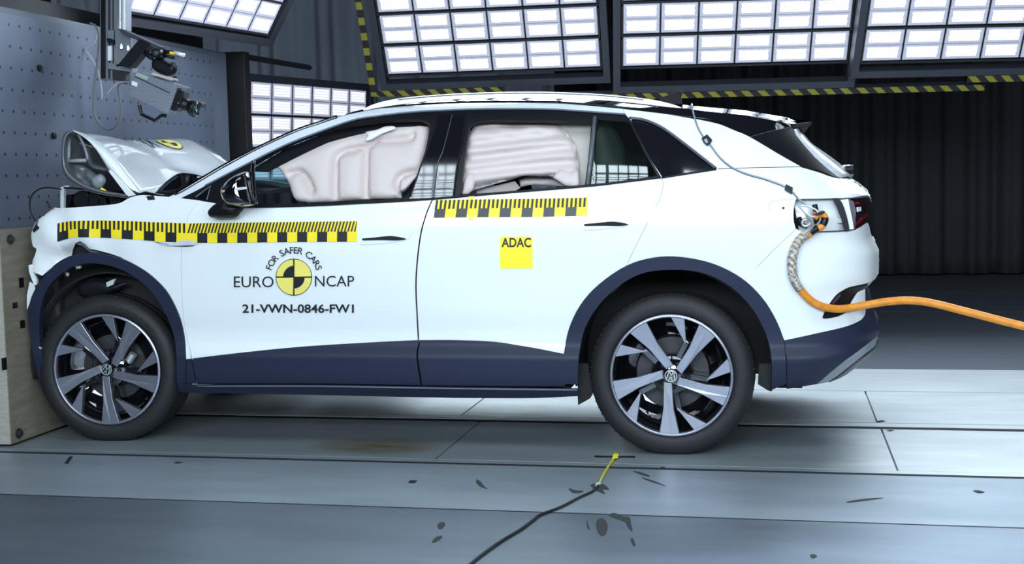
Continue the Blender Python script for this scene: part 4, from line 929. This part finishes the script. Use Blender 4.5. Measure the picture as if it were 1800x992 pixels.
MB().tube([un(a, b, 1, .16) for a, b in C([(88, 366), (85, 358), (82, 354)], 4)], .005, 6).out('torn_cable', TRIM, car, smooth=True)
# wheels ------------------------------------------------------------------------------------------------------------
RT, RR = .372, .278
def wheel(center, rot, yaw, near=True):
    Mw = Matrix.Translation(center) @ Matrix.Rotation(yaw, 4, 'Z')
    gz = -center[2]+.001
    def T(v): q = Mw @ Vector(v); return (q.x, q.y, max(q.z, .0012))
    def put(mb, name, m, parent, **k): return obj(name, [T(v) for v in mb.v], mb.f, m, parent, **k)
    # rim barrel + dark dish
    w_ = put(MB().lathe([(RR-.001, .000), (RR-.012, .010), (RR-.030, .06), (RR-.045, .10), (.10, .11), (.0, .11)], 72), 'wheel', BLACK, car, smooth=True)
    prof = [(RR, .012), (RR, .004), (RR+.008, -.006), (RR+.02, -.011), (RR+.045, -.012), (RR+.070, -.004), (RR+.084, .012), (RT-.004, .022), (RT, .030), (RT, .066), (RT-.008, .068), (RT-.008, .076), (RT, .078), (RT+.001, .115), (RT-.008, .117), (RT-.008, .127), (RT+.001, .129), (RT, .165), (RT-.008, .167), (RT-.008, .175), (RT, .177), (RT, .21), (RT-.01, .225), (RR+.06, .24), (RR, .235), (RR-.03, .23)]
    gr = MB().lathe(prof, 120); nf = len(gr.f)
    for k in range(72):
        a = 2*math.pi*k/72; Mg = Matrix.Rotation(a, 4, 'Y')
        gr.box((RT-.010, .016, -.0016), (RT+.0012, .062, .0016), Mg)
    ty = put(gr, 'tyre', [RUBBER, DARK], w_, smooth=True)
    for q in ty.data.polygons[nf:]: q.material_index = 1; q.use_smooth = False
    if not near: return w_
    put(MB().lathe([(RR+.001, -.004), (RR-.006, -.010), (RR-.012, -.008), (RR-.014, .010)], 96), 'rim_lip', MACH, w_, smooth=True)
    # brake disc behind
    put(MB().lathe([(.06, .095), (.165, .095), (.165, .105)], 48), 'brake_disc', STEEL, w_)
    put(MB().lathe([(0, .02), (.085, .02), (.095, .04), (.10, .11)], 36), 'hub', BLACK, w_, smooth=True)
    def pol(r, a): a = math.radians(a); return (r*RR*math.cos(a), r*RR*math.sin(a))
    def slab(pts, y0, y1, inner=0):
        return pts
    def blade(mb, pts2, ys_front, depth):
        n = len(pts2); vs = [(x, y, z) for (x, z), y in zip(pts2, ys_front)]+[(x*.985, y+depth, z*.985) for (x, z), y in zip(pts2, ys_front)]
        fs = [tuple(range(n))[::-1], tuple(range(n, 2*n))]+[(i, (i+1) % n, n+(i+1) % n, n+i) for i in range(n)]
        mb.add(vs, fs); return mb
    for k in range(5):
        a = rot+72*k
        m1 = blade(MB(), [pol(.17, a-45), pol(.13, a+6), pol(.55, a+5.5), pol(.975, a+9.5), pol(.985, a), pol(.975, a-10), pol(.55, a-12.0)], [.012, .012, .002, -.004, -.004, -.004, .002], .03)
        put(m1, 'spoke', MACH, w_, bevel=.002)
        m2 = blade(MB(), [pol(.55, a+11), pol(.975, a+24.5), pol(.985, a+31), pol(.975, a+38)], [.004, -.004, -.004, -.004], .028)
        put(m2, 'rim_blade', MACH, w_, bevel=.0015)
        m3 = blade(MB(), [pol(.14, a-2), pol(.14, a+42), pol(.64, a+18), pol(.60, a+9)], [.03, .03, .022, .022], .05)
        put(m3, 'dark_spoke', BLACK, w_, bevel=.003)
        c_ = pol(.205, a+10)
        put(MB().lathe([(0, -.002), (.008, -.001), (.0115, .004), (.0115, .03)], 12, Matrix.Translation((c_[0], .012, c_[1]))), 'wheel_bolt', TRIM, w_, smooth=True)
    hub = put(MB().lathe([(0, -.006), (.022, -.006), (.0285, -.003), (.030, .004), (.030, .03)], 36), 'hub_cap', BLACK, w_, smooth=True)
    lg = MB(); yy = -.0075
    def stroke(p, q, wd):
        p = np.array(p); q = np.array(q); d = (q-p)/np.linalg.norm(q-p); nrm = np.array([-d[1], d[0]])*wd/2
        pts = [p+nrm, q+nrm, q-nrm, p-nrm]; lg.add([(v[0]*.027, yy, v[1]*.027) for v in pts]+[(v[0]*.027, yy+.002, v[1]*.027) for v in pts], [(0, 1, 2, 3)[::-1], (4, 5, 6, 7), (0, 1, 5, 4), (1, 2, 6, 5), (2, 3, 7, 6), (3, 0, 4, 7)])
    for s in (-1, 1):
        stroke((s*.34, .86), (0, .12), .15); stroke((s*.72, .62), (s*.36, -.78), .15); stroke((s*.36, -.80), (0, -.02), .15)
    er = math.radians(172 if rot < -90 else 155)
    lg.v = [(x*math.cos(er)-z*math.sin(er), y, x*math.sin(er)+z*math.cos(er)) for x, y, z in lg.v]
    lg.lathe([(.0245, yy), (.028, yy), (.028, yy+.002), (.0245, yy+.002)], 40, None, True)
    put(lg, 'round_emblem', WIRE, hub)
    # raised sidewall lettering
    if True:
        lt = MB(); word = 'BRIDGESTONE'; a0, a1 = (117, 73) if rot < -90 else (88, 36)
        for i, ch in enumerate(word):
            V, fs = text2d(ch, .02); ang = math.radians(a0+(a1-a0)*(i+.0)/(len(word)-1)); V = (V-np.array([.32, 0]))*.033
            vs = []
            for x, y in V:
                r_ = RR+.028+y*.9; t = ang-x/(RR+.04); vs.append((r_*math.cos(t), -.0140 if r_ < RR+.052 else -.0115-.0, r_*math.sin(t)))
            lt.add([(v[0], -.0152, v[2]) for v in vs], fs)
        put(lt, 'tyre_lettering', mat('tyre_lettering', (.008, .008, .010), .5), w_)
    return w_
wheel(HUBR, -92, 0); wheel(HUBF, -88.5, math.radians(5))
MB().tube([(HUBF[0]+.08, .13, HUBF[2]+.03), (HUBF[0]+.11, .13, HUBF[2]+.07)], .02, 10).out('brake_caliper', WIRE, car)
def far(o):
    c = o.copy(); COL.objects.link(c)
    par = o.parent
    c.parent = car; c.matrix_parent_inverse = WM[car.name].inverted()
    c.location = (0, 2*YC, 0); c.scale = (1, -1, 1); c.name = o.name.split('.')[0]
    return c
for o in FAR: far(o)
wfar = wheel((0, 2*YC-.05-.23, .365), -92, 0, False); wheel((HUBF[0], 2*YC-.06-.23, HUBF[2]), -92, 0, False)
g_ = panel('far_door_glass', inset(open_f, -.5), GLT, car, off=.012); g_.location = (0, 2*YC, 0); g_.scale = (1, -1, 1); g_.name = 'front_door_glass'
# stickers ---------------------------------------------------------------------------------------------------------------
def lerp(a, b, t): return (a[0]+(b[0]-a[0])*t, a[1]+(b[1]-a[1])*t)
def curve_at(pts):
    A = np.array(pts); d = np.r_[0, np.cumsum(np.linalg.norm(np.diff(A, axis=0), axis=1))]
    return lambda s: (float(np.interp(s, d/d[-1], A[:, 0])), float(np.interp(s, d/d[-1], A[:, 1])))
def tape(name, top, bot, nblk, parent, ticks=2.5, slant=0.0, first_black=True, dent=None):
    ft, fb = curve_at(top), curve_at(bot)
    def G(s, t, o):
        a, b = ft(s), fb(s); x, y = lerp(a, b, t); p = P(x, y, 0); yy = S(p[0], p[2])+o+(dent(p[0], p[2]) if dent else 0); return (p[0], yy, p[2])
    n = nblk*4
    base = MB()
    for i in range(n):
        vs = [G(i/n, t, -.003) for t in (0, .5, 1)]+[G((i+1)/n, t, -.003) for t in (0, .5, 1)]
        base.add(vs, [(0, 1, 4, 3), (1, 2, 5, 4)])
    o = base.out(name, YEL, parent, smooth=True)
    blk = MB()
    for k in range(nblk):
        if (k % 2 == 0) != first_black: continue
        for j in range(3):
            s0, s1 = (k+j/3)/nblk, (k+(j+1)/3)/nblk
            blk.add([G(s0, .5, -.0042), G(s1, .5, -.0042), G(s1, 1, -.0042), G(s0, 1, -.0042)], [(0, 1, 2, 3)])
    p_ = 1/ticks
    i = 0
    while i*p_ < nblk-.3:
        s0 = i*p_/nblk; s1 = min((i+.5)*p_, nblk)/nblk; sh = slant/nblk
        blk.add([G(min(s0+sh, 1), 0, -.0046), G(min(s1+sh, 1), 0, -.0046), G(s1, .5, -.0046), G(s0, .5, -.0046)], [(0, 1, 2, 3)]); i += 1
    blk.out('tape_marks', INK, o)
    return o
tape('ruler_tape', C([(101, 393), (115, 390.3), (135, 388.4), (180, 388), (225, 388.8), (280, 391), (330, 393)], 5), C([(101, 425.5), (118, 420), (135, 417.3), (180, 418), (225, 420.5), (280, 424.5), (330, 427)], 5), 12, fen, dent=fdent)
tape('ruler_tape', C([(330, 393), (400, 392), (500, 390.5), (628.5, 389)], 5), C([(330, 427), (400, 427), (500, 426), (628, 425)], 5), 17, front_door, 3, .28, False)
tape('ruler_tape', C([(767, 352), (850, 350.5), (940, 349.5), (1034, 347.5)], 5), C([(762.5, 383), (850, 382), (940, 381.5), (1032, 379.5)], 5), 14, rear_door)
decal('yellow_tape_strip', [(823, 345), (833, 344.5), (832, 386), (823, 387)], mat('clear_yellow', (.95, .86, .12), .4), rear_door, off=-.006)
decal('sticker_square', [(879, 416.5), (936, 416), (936.5, 472), (879, 472.5)], YELA, rear_door, off=-.003, step=15)
def text_px(name, s, x0, y0, wpx, hpx, m, parent, bold=.0, off=-.005, shear=0, rise=0):
    V, fs = text2d(s, bold); lo = V.min(0); hi = V.max(0)
    u = (V-lo)/(hi-lo)
    return decal_raw(name, [(x0+a*wpx+shear*b, y0-b*hpx+rise*a) for a, b in u], fs, m, parent, off)
text_px('sticker_lettering', 'ADAC', 881.5, 435, 52, 17, INK, rear_door, .022)
text_px('crash_lettering', 'EURO', 411, 505.5, 70, 19.5, INK, front_door, .0)
text_px('crash_lettering', 'NCAP', 553.5, 504, 69, 19, INK, front_door, .0)
text_px('crash_number', '21-VWN-0846-FW1', 426, 550.5, 196, 15.5, INK, front_door, .022)
cx_, cy_ = 516.5, 487.5
word = 'FOR SAFER CARS'; V0, _ = text2d('H'); H0 = V0[:, 1].max()
wid = []
for ch in word:
    if ch == ' ': wid.append(.45)
    else: V, _f = text2d(ch); wid.append(V[:, 0].max()-V[:, 0].min()+.16)
tot = sum(wid); acc = 0; cv = []; cf = []
for ch, wd_ in zip(word, wid):
    if ch != ' ':
        V, fs = text2d(ch, .01); lo = V[:, 0].min(); t = math.radians(164-148*(acc+wd_/2)/tot); sc = 11.0/H0
        n = len(cv)
        for x, y in V:
            u = (x-lo-(wd_-.16)/2)*sc; r_ = 41+y*sc
            cv.append((cx_+r_*math.cos(t)+u*math.sin(t), cy_-r_*math.sin(t)*1.02+u*math.cos(t)))
        cf += [tuple(n+i for i in f) for f in fs]
    acc += wd_
decal_raw('arc_lettering', cv, cf, INK, front_door, -.005)
tg = decal('target_mark', circ(cx_, cy_, 32, 48, ry=32.5), INK, front_door, -.003, 10)
for s in range(4):
    a0 = 90*s
    decal('target_quarter', [(cx_+(1 if s in (0, 3) else -1)*1.0, cy_+(-1 if s in (2, 3) else 1)*1.0)]+circ(cx_+(1 if s in (0, 3) else -1)*1.0, cy_+(1 if s in (0, 1) else -1)*1.0, 29.6, 14, a0+.8, a0+89.2, ry=30), YELP, tg, -.0045, 10)
for a0 in (0, 180):
    decal('target_core', [(cx_, cy_)]+circ(cx_, cy_, 19, 12, a0, a0+90, ry=20), INK, tg, -.006, 8)
decal('torn_trim', C([(273, 426.5), (290, 429), (300, 430), (318, 423), (342, 424), (342.5, 430.5), (300, 432.5), (288, 431)], 3), CLEAR, fen, -.02)
decal('fender_slot', C([(270, 425), (285, 430), (305, 433), (330, 433.5), (340, 432), (305, 431), (290, 428)], 3), INK, fen, -.012)
text_px('trim_lettering', '1ST', 322, 428.5, 14, 4, mat('trim_ink', (.55, .54, .48), .5), fen, 0, -.024)
# ------------------------------------------------------------------ cables on the car
pts = C([(1404, 505), (1414, 518), (1430, 532), (1452, 541), (1482, 543), (1520, 537), (1560, 530.5), (1600, 528.5), (1640, 533.5), (1700, 548.5), (1760, 564), (1830, 581), (2000, 622), (2300, 700), (2700, 815)], 5)
def cab(a, b): return un(a, b, 1, float(np.interp(a, [1380, 1404, 1450, 1520, 1600, 1830], [-.03, -.03, -.03, -.03, -.06, -.16])))
def fol(a, b): return P(a, b, -.022)
oc_pts = [(fol(a, b) if a < 1500 else None) for a, b in pts]
y_end = P(1495, 541, -.022)
oc = []
for a, b in pts:
    oc.append(fol(a, b) if a < 1495 else un(a, b, 1, float(np.interp(a, [1495, 1560, 1830, 2700], [y_end[1], y_end[1]-.03, y_end[1]-.2, y_end[1]-.7]))))
cable = tag(MB().tube(oc, .0175, 12).out('power_cable', ORANGE, smooth=True), 'thick orange cable plugged in behind the car, its braided end hanging down', 'cable')
def braid_mat():
    m = mat('braided_sleeve', (.55, .40, .28), .6); nd, lk, b = nodes(m); nt = m.node_tree
    tc = nt.nodes.new('ShaderNodeTexCoord'); w1 = nt.nodes.new('ShaderNodeTexWave'); w1.inputs['Scale'].default_value = 20; w1.bands_direction = 'DIAGONAL'; w1.inputs['Distortion'].default_value = 1.5
    lk.new(tc.outputs['Object'], w1.inputs['Vector'])
    r = nt.nodes.new('ShaderNodeValToRGB'); r.color_ramp.elements[0].position = .3; r.color_ramp.elements[1].position = .6
    r.color_ramp.elements[0].color = (.20, .17, .15, 1); r.color_ramp.elements[1].color = (.62, .46, .33, 1); lk.new(w1.outputs['Fac'], r.inputs[0]); lk.new(r.outputs[0], b.inputs['Base Color'])
    bp = nt.nodes.new('ShaderNodeBump'); bp.inputs['Strength'].default_value = .6; lk.new(w1.outputs['Fac'], bp.inputs['Height']); lk.new(bp.outputs[0], b.inputs['Normal'])
    return m
sl = [fol(a, b) for a, b in C([(1416, 412), (1404, 424), (1396, 440), (1392, 460), (1393, 480), (1398, 496), (1406, 509)], 6)]
MB().tube(sl, .0195, 14).out('braided_sleeve', braid_mat(), cable, smooth=True)
br = MB()
for k in range(9):
    ph = k*2*math.pi/9; q = []
    for i, p in enumerate(sl):
        a = ph+i*.55*(1 if k % 2 else -1); q.append((p[0]+.0205*math.cos(a), p[1]+.0205*math.sin(a), p[2]))
    br.tube(q, .0018, 4)
br.out('braid_strands', WIRE, cable)
st = MB(); random.seed(3)
for k in range(16):
    o_ = random.uniform(-5, 5); o2 = random.uniform(-4, 4); w_ = random.uniform(-.02, 0)
    q = [P(a, b, -.03+w_) for a, b in C([(1404+o2, 362+o2*.5), (1413+o_, 372+o_), (1424+o2, 384-o_), (1427+o_, 396), (1420+o2*1.2, 410), (1413+o_*.8, 420)], 4)]
    st.tube(q, .0023, 5)
st.out('wire_strands', WIRE, cable)
MB().tube([P(a, b, -.03) for a, b in C([(1431, 384), (1437, 378), (1446, 377), (1450.5, 384), (1449, 392), (1442, 400), (1433, 404), (1424, 410), (1416, 416)], 5)], .0150, 12).out('plug_loop', ORANGE, cable, smooth=True)
for pp in ([(1450, 383), (1449.5, 389), (1446, 396)], [(1437, 401.5), (1431, 404.5), (1424, 409.5)]):
    MB().tube([P(a, b, -.031) for a, b in C(pp, 4)], .0162, 12).out('tape_wrap', TRIM, cable, smooth=True)
MB().tube([P(a, b, .01) for a, b in C([(1432, 360), (1434, 372), (1436, 384), (1430, 392)], 4)], .012, 10).out('plug_body', TRIM, cable, smooth=True)
pillow('socket_plug', C([(1400, 384), (1408, 381), (1412, 390), (1420, 398), (1416, 402), (1403, 397)], 4), P(1408, 390)[1]+.01, .02, TRIM, cable, .02, .006)
MB().lathe([(.015+.006*math.cos(t), .006*math.sin(t)) for t in [k*math.pi/4 for k in range(9)]], 18, Matrix.Translation(P(1416.5, 392, -.015))).out('socket_ring', WIRE, cable, smooth=True)
lk = C([(1407, 363), (1414, 361.5), (1428, 366), (1437, 371.5), (1437, 377), (1428, 381), (1419, 378), (1410, 369)], 4, True)
MB().tube([P(a, b, -.045) for a, b in lk]+[P(*lk[0], -.045)], .0042, 8).out('carabiner', CLEAR, cable, smooth=True)
MB().tube([P(a, b, -.05) for a, b in C([(1429, 376), (1438, 375), (1447, 372), (1448, 374), (1438, 378), (1429, 377)], 4)], .0035, 8).out('shackle', STEEL, cable, smooth=True)
MB().tube([P(1428, 374, -.05), P(1432, 376, -.05)], .007, 8).out('red_bead', mat('bead_red', (.5, .12, .06), .4), cable)
th = C([(1216, 183), (1219, 200), (1226, 222), (1234, 237), (1246, 251), (1262, 273), (1280, 290), (1298, 300), (1318, 307.5), (1345, 315), (1375, 326), (1392, 337), (1404, 350), (1418, 362)], 5)
thin = tag(MB().tube([P(a, b, -.006) for a, b in th], .0042, 8).out('sensor_cable', mat('clear_grey_cable', (.22, .25, .30), .2, 0, .6), smooth=True), 'thin grey cable taped down the rear pillar of the white car', 'cable')
MB().tube([P(a, b+1.2, -.004) for a, b in th[8:]], .0026, 6).out('second_strand', mat('black_cable', (.015, .016, .02), .4), thin, smooth=True)
for q in ([(1233, 243), (1240, 238), (1243, 236), (1252, 246), (1249, 252), (1243, 256.5), (1237, 251)], [(1381.5, 323.5), (1394, 330), (1392, 341.5), (1379, 333.5)]):
    decal('tape_patch', q, INK, thin, -.012, 4, solid=.002)
decal('tape_crinkle', [(1237, 246), (1242, 243), (1245, 250), (1241, 252)], WIRE, thin, -.0135, 2)
# ------------------------------------------------------------------ floor: cable, tape, marks
def fl(a, b, z=.004): return un(a, b, 2, z)
fc = tag(MB().tube([fl(a, b, .0055) for a, b in C([(822, 996), (845, 977), (880, 952), (915, 931), (938, 914), (950, 905), (985, 892), (1020, 874), (1042, 864), (1052, 853)], 5)], .0055, 8).out('floor_cable', mat('floor_cable_black', (.012, .013, .015), .45), smooth=True), 'thin black cable running across the grey floor towards the rear wheel', 'cable')
MB().tube([fl(a, b, .006) for a, b in C([(1052, 853), (1057, 842), (1064, 829), (1073, 815), (1079, 806), (1083, 796)], 5)], .0058, 8).out('yellow_end', mat('yellow_lead', (.62, .55, .05), .45), fc, smooth=True)
MB().tube([fl(1050, 853, .007), fl(1054, 850, .007)], .009, 8).out('connector', CLEAR, fc)
vs = [fl(a, b, .0125) for a, b in [(1078, 799), (1087, 798), (1086, 806), (1076, 807)]]
obj('yellow_tab', vs, [(0, 1, 2, 3)], YELA, fc, solid=.001)
def flat(name, px, m, label=None, cat=None, z=.0012, group=None, parent=None):
    q = [fl(a, b, z) for a, b in px]; vs, fs = fill([(p[0], p[1]) for p in q]); n = len(vs)
    v3 = [(x, y, z) for x, y in vs]+[(x, y, .0002) for x, y in vs]
    f3 = list(fs)+[tuple(i+n for i in f[::-1]) for f in fs]; E_ = set()
    for f in fs:
        for i in range(3): E_.add((f[i], f[(i+1) % 3]))
    for a, b in E_:
        if (b, a) not in E_: f3.append((b, a, a+n, b+n))
    o = obj(name, v3, f3, m, parent)
    if label: tag(o, label, cat, group)
    return o
flat('floor_tape', [(1045, 801), (1117, 802), (1116, 805), (1045, 804.5)], INK, 'narrow strip of black tape on the floor beside the yellow cable end', 'tape')
flat('floor_tape', [(717, 849), (721, 844.5), (733.5, 845), (729, 849.8)], INK, 'small black square of tape on the floor below the front door', 'tape')
flat('floor_tape', [(113, 815), (122, 803), (128.5, 802.5), (120, 815.5)], INK, 'slanting black tape scrap on the floor below the front wheel', 'tape')
flat('floor_tape', [(305, 814), (312, 811.5), (322, 813), (313, 815.5)], LEAF, 'small dark oval scrap on the floor behind the front wheel', 'scrap')
marks = [([(838, 843), (846, 848), (851, 855), (857, 860), (850, 858), (843, 855), (837, 849)], 'curved leaf-shaped scuff on the floor between the wheels'),
 ([(1000, 858), (1010, 862), (1026, 863), (1020, 867), (1008, 867), (1002, 863)], 'leaf-shaped scuff left of the yellow cable connector'),
 ([(1038, 853), (1050, 850), (1062, 852), (1071, 861), (1060, 861), (1064, 869), (1055, 866), (1045, 861)], 'leaf-shaped scuff under the yellow cable connector'),
 ([(1050, 914), (1060, 912), (1068, 922), (1066, 936), (1060, 943), (1052, 938), (1048, 926)], 'serrated oval scuff in front of the rear wheel, larger of two'),
 ([(1070, 906), (1080, 902), (1095, 908), (1107, 910), (1109, 920), (1112, 934), (1104, 928), (1098, 918), (1082, 912)], 'branching scuff along the seam in front of the rear wheel'),
 ([(1031, 914), (1034, 922), (1037, 932), (1032, 927)], 'thin narrow scuff left of the serrated oval scuff'),
 ([(1108, 948), (1113, 947), (1117, 959), (1113, 960)], 'small upright scuff nearest the camera'),
 ([(770, 921), (778, 918), (783, 922), (777, 930), (770, 929)], 'small ring-shaped scuff beside the black cable'),
 ([(759, 953), (766, 945), (777, 942), (775, 948), (764, 954)], 'slanted almond-shaped scuff beside the black cable'),
 ([(1112, 828), (1128, 831), (1143, 837), (1138, 838), (1122, 833)], 'upper of two scratch marks right of the yellow cable'),
 ([(1127, 839), (1150, 846), (1171, 855), (1160, 852), (1138, 845)], 'lower of two scratch marks right of the yellow cable'),
 ([(1490, 882), (1520, 877), (1553, 875.5), (1525, 880), (1492, 884)], 'long flat scratch on the floor at the right'),
 ([(1710, 863), (1722, 862.5), (1731, 866), (1720, 867.5)], 'faint scuff at the right edge of the floor'),
 ([(1424, 976), (1432, 975), (1436, 979), (1428, 982)], 'round dark spot at the bottom right of the floor')]
for q, l in marks: flat('floor_scuff', C(q, 3, True), LEAF, l, 'scuff', .001)
for q, l in [([(1538, 741), (1551, 739), (1557, 741), (1545, 743)], 'upper dark slot in the floor plates at the right'), ([(1558, 757), (1566, 755.5), (1572, 757), (1564, 759)], 'lower dark slot in the floor plates at the right'),
             ([(1160, 821), (1168, 820.5), (1170, 822), (1162, 822.5)], 'dark slot in the track plate below the rear wheel')]:
    flat('floor_slot', q, INK, l, 'slot', .001)
# ------------------------------------------------------------------ camera on its bracket
YB = .78
rl = extr('camera_mount', [(175, -420), (222, -420), (222, 52), (212, 140), (176, 140)], YB, YB+.06, ALU, None, .004); tag(rl, 'upright aluminium slide rail with a black bracket arm, hanging before the barrier', 'camera mount')
for a, b, m_ in ((177, 185, TRIM), (190, 193, RIGD), (197.5, 199, RIGD), (207, 211, BRIGHT), (215, 219, RAIL)):
    extr('rail_groove', [(a, -418), (b, -418), (b, 52 if a > 200 else 138), (a, 52 if a > 200 else 138)], YB-.008, YB+.01, m_, rl, .001)
extr('clamp_block', [(189, 53), (199, 53), (199, 74), (189, 74)], YB-.03, YB, CAMG, rl, .003)
extr('clamp_knob', C([(187, 67), (195, 68), (200, 75), (196, 77), (188, 73)], 3), YB-.045, YB-.01, TRIM, rl, .002)
extr('rail_sleeve', [(189, 80), (196, 80), (196, 107), (189, 107)], YB-.02, YB, RAIL, rl, .003)
br_ = extr('mount_plate', [(190, 110), (233, 118), (233, 127), (190, 121)], YB-.03, YB+.03, ALU, rl, .002)
extr('lower_motor', [(198, 122), (221, 125), (221, 142), (198, 141)], YB-.02, YB+.03, RIGD, rl, .002)
ca = rl
extr('back_plate', [(202, 52), (230, 60), (230, 115), (204, 118)], YB-.03, YB-.012, CAMG, ca, .002)
extr('top_bar', [(206, 50), (214, 51), (268, 76), (282, 82), (278, 86), (262, 80), (216, 60)], YB-.09, YB-.02, RIGM, ca, .003)
extr('brace', [(245, 68), (264, 77), (228, 119), (206, 115)], YB-.10, YB-.03, TRIM, ca, .004)
for a, b in ((213, 83), (225, 86)):
    MB().tube([un(a, b-6, 1, YB-.05), un(a, b+3, 1, YB-.05)], [.006, .011], 8).out('bolt', BRIGHT, ca)
tph = rl
mh = un(277, 94, 1, YB-.10)
MB().lathe([(0, -.03), (.018, -.03), (.026, -.024), (.028, .05), (0, .05)], 20, Matrix.Translation(mh)).out('round_clamp', TRIM, tph, smooth=True)
MB().lathe([(0, -.032), (.014, -.032), (.016, -.028), (.016, -.02)], 16, Matrix.Translation(mh)).out('clamp_cap', RIGM, tph, smooth=True)
pillow('head_joint', C([(268, 107), (276, 101), (287, 104), (298, 110), (310, 113), (311, 124), (306, 131), (296, 134), (278, 128), (268, 120)], 4), YB-.06, .03, TRIM, tph, .025, .008)
pillow('tilt_knob', C([(300, 110), (306, 109), (312, 113), (311, 121), (304, 119)], 4), YB-.085, .018, RIGM, tph, .015, .006)
pillow('clamp_lever', C([(254, 92), (259, 90), (269, 98), (270, 106), (262, 104), (254, 97)], 4), YB-.06, .015, TRIM, tph, .015, .006)
MB().tube([un(285, 90, 1, YB-.06), un(306, 93, 1, YB-.06)], .011, 10).out('tilt_handle', TRIM, tph, smooth=True)
MB().tube([un(306, 92.5, 1, YB-.06), un(324, 97, 1, YB-.06)], .011, 10).out('handle_grip', RAIL, tph, smooth=True)
MB().tube([un(282, 96, 1, YB-.08), un(307, 102, 1, YB-.08)], .009, 8).out('pan_handle', TRIM, tph, smooth=True)
MB().tube([un(299, 93, 1, YB-.075), un(305, 94, 1, YB-.075)], .008, 8).out('yellow_ring', YEL, tph)
hc = empty('high_speed_camera', tuple(un(275, 165, 1, YB)), 'grey box-shaped high-speed camera with a black lens hung above the bonnet', 'camera')
extr('camera_body', [(240, 125), (311, 150), (293, 200), (223, 167)], YB-.13, YB+.0, RIB, hc, .006)
extr('front_bezel', [(309, 148), (328, 153), (326, 157), (311, 155), (296, 200), (290, 199)], YB-.125, YB-.07, CAMG, hc, .004)
extr('mount_shoe', [(268, 127), (302, 138), (301, 141), (266, 131)], YB-.10, YB-.02, PALE, hc, .001)
extr('lens_plate', [(313, 158), (323, 161), (318, 178), (308, 196), (298, 193), (303, 175)], YB-.12, YB-.04, TRIM, hc, .006)
extr('side_slot', [(236.5, 135), (237.5, 134), (298, 162.5), (297.5, 164)], YB-.134, YB-.128, INK, hc, .0003)
extr('label_plate', [(232, 142), (242, 146), (240, 152.5), (231, 149)], YB-.134, YB-.128, WHITE, hc, .0003)
extr('label_plate', [(241, 127), (262, 135), (258, 141), (238, 133)], YB-.134, YB-.128, mat('label_green', (.33, .38, .34), .5), hc, .0003)
c0 = un(309, 178, 1, YB-.085); c1 = un(345, 191.5, 1, YB-.085); ax_ = (Vector(c1)-Vector(c0)); L_ = ax_.length
def along(t): return tuple(Vector(c0)+ax_*t)
MB().tube([along(t) for t in (0, .18, .2, .55, .57, .72, .74, 1.0)], [.030, .030, .034, .034, .030, .030, .040, .042], 24).out('lens', TRIM, hc, smooth=True)
MB().tube([along(.24), along(.29)], [.0352, .0352], 24).out('lens_ring', RAIL, hc)
MB().tube([along(.99), along(1.03)], [.037, .03], 20).out('lens_glass', mat('lens_glass', (.02, .05, .05), .03, 0, 1), hc, smooth=True)
extr('hood_petal', C([(338, 178), (347, 178), (354, 182), (352, 188), (345, 188), (337, 184)], 3), YB-.08, YB-.02, TRIM, hc, .002)
extr('hood_petal', C([(329, 198), (338, 201), (341, 206), (333, 203)], 3), YB-.08, YB-.02, TRIM, hc, .002)
MB().tube([un(a, b, 1, YB-.06) for a, b in [(245, 185), (249, 201), (272, 212), (284, 203), (292, 204)]], .010, 8).out('carry_handle', TRIM, hc)
MB().tube([un(a, b, 1, YB+.085 if a < 224 else YB+.02) for a, b in C([(224, 147), (214, 145), (208, 154), (211, 175), (213, 195), (208, 215), (195, 227), (180, 223), (167, 205), (165, 180), (166, 150), (171, 110), (174, 70), (170, 48), (158, 40)], 5)], .006, 8).out('camera_lead', mat('grey_lead', (.13, .14, .15), .5), smooth=True); tag(bpy.data.objects['camera_lead'], 'long grey lead hanging in a loop from the high-speed camera', 'cable')
lc = tag(MB().tube([un(a, b, 1, YB+.10) for a, b in C([(171, 60), (165, 77), (148, 88)], 4)]+[un(a, b, 1, YB+.10) for a, b in C([(150, 88), (164, 108), (174, 132), (179, 160), (179, 175)], 4)], .005, 8).out('loose_cable', mat('pale_lead', (.36, .37, .38), .5), smooth=True), 'pale loose cable dangling against the barrier beside the rail', 'cable')
MB().tube([un(a, b, 1, YB) for a, b in C([(222, 143), (208, 146), (196, 156), (188, 166)], 4)], .005, 8).out('pale_lead', mat('pale_lead2', (.36, .37, .38), .5), bpy.data.objects['camera_lead'], smooth=True)
# dark gantry behind the top of the barrier, and the rail from which side panel hangs
gx = un(340, 72, 1, 2.4)
g2 = tag(MB().box((XB-1.4, -.9, 2.22), (XB-.15, 2.75, 2.30)).out('gantry_deck', RIGD), 'dark steel deck lying on top of the crash barrier', 'deck')
q = un(100, 30, 0, XB-.1)
pst = MB(); a_ = un(413, 200, 1, 3.05); pst.box((a_[0]-.09, 3.02, 0), (a_[0]+.10, 3.12, 2.22))
post = tag(pst.out('panel_post', RIGD, bevel=.005), 'dark upright post beside the barrier carrying the side light panel', 'post')
b_ = un(545, 119, 1, 3.35)
MB().tube([un(407, 96, 1, 3.07), un(545, 119, 1, 4.2)], .022, 4).out('light_arm', RIGM, post)
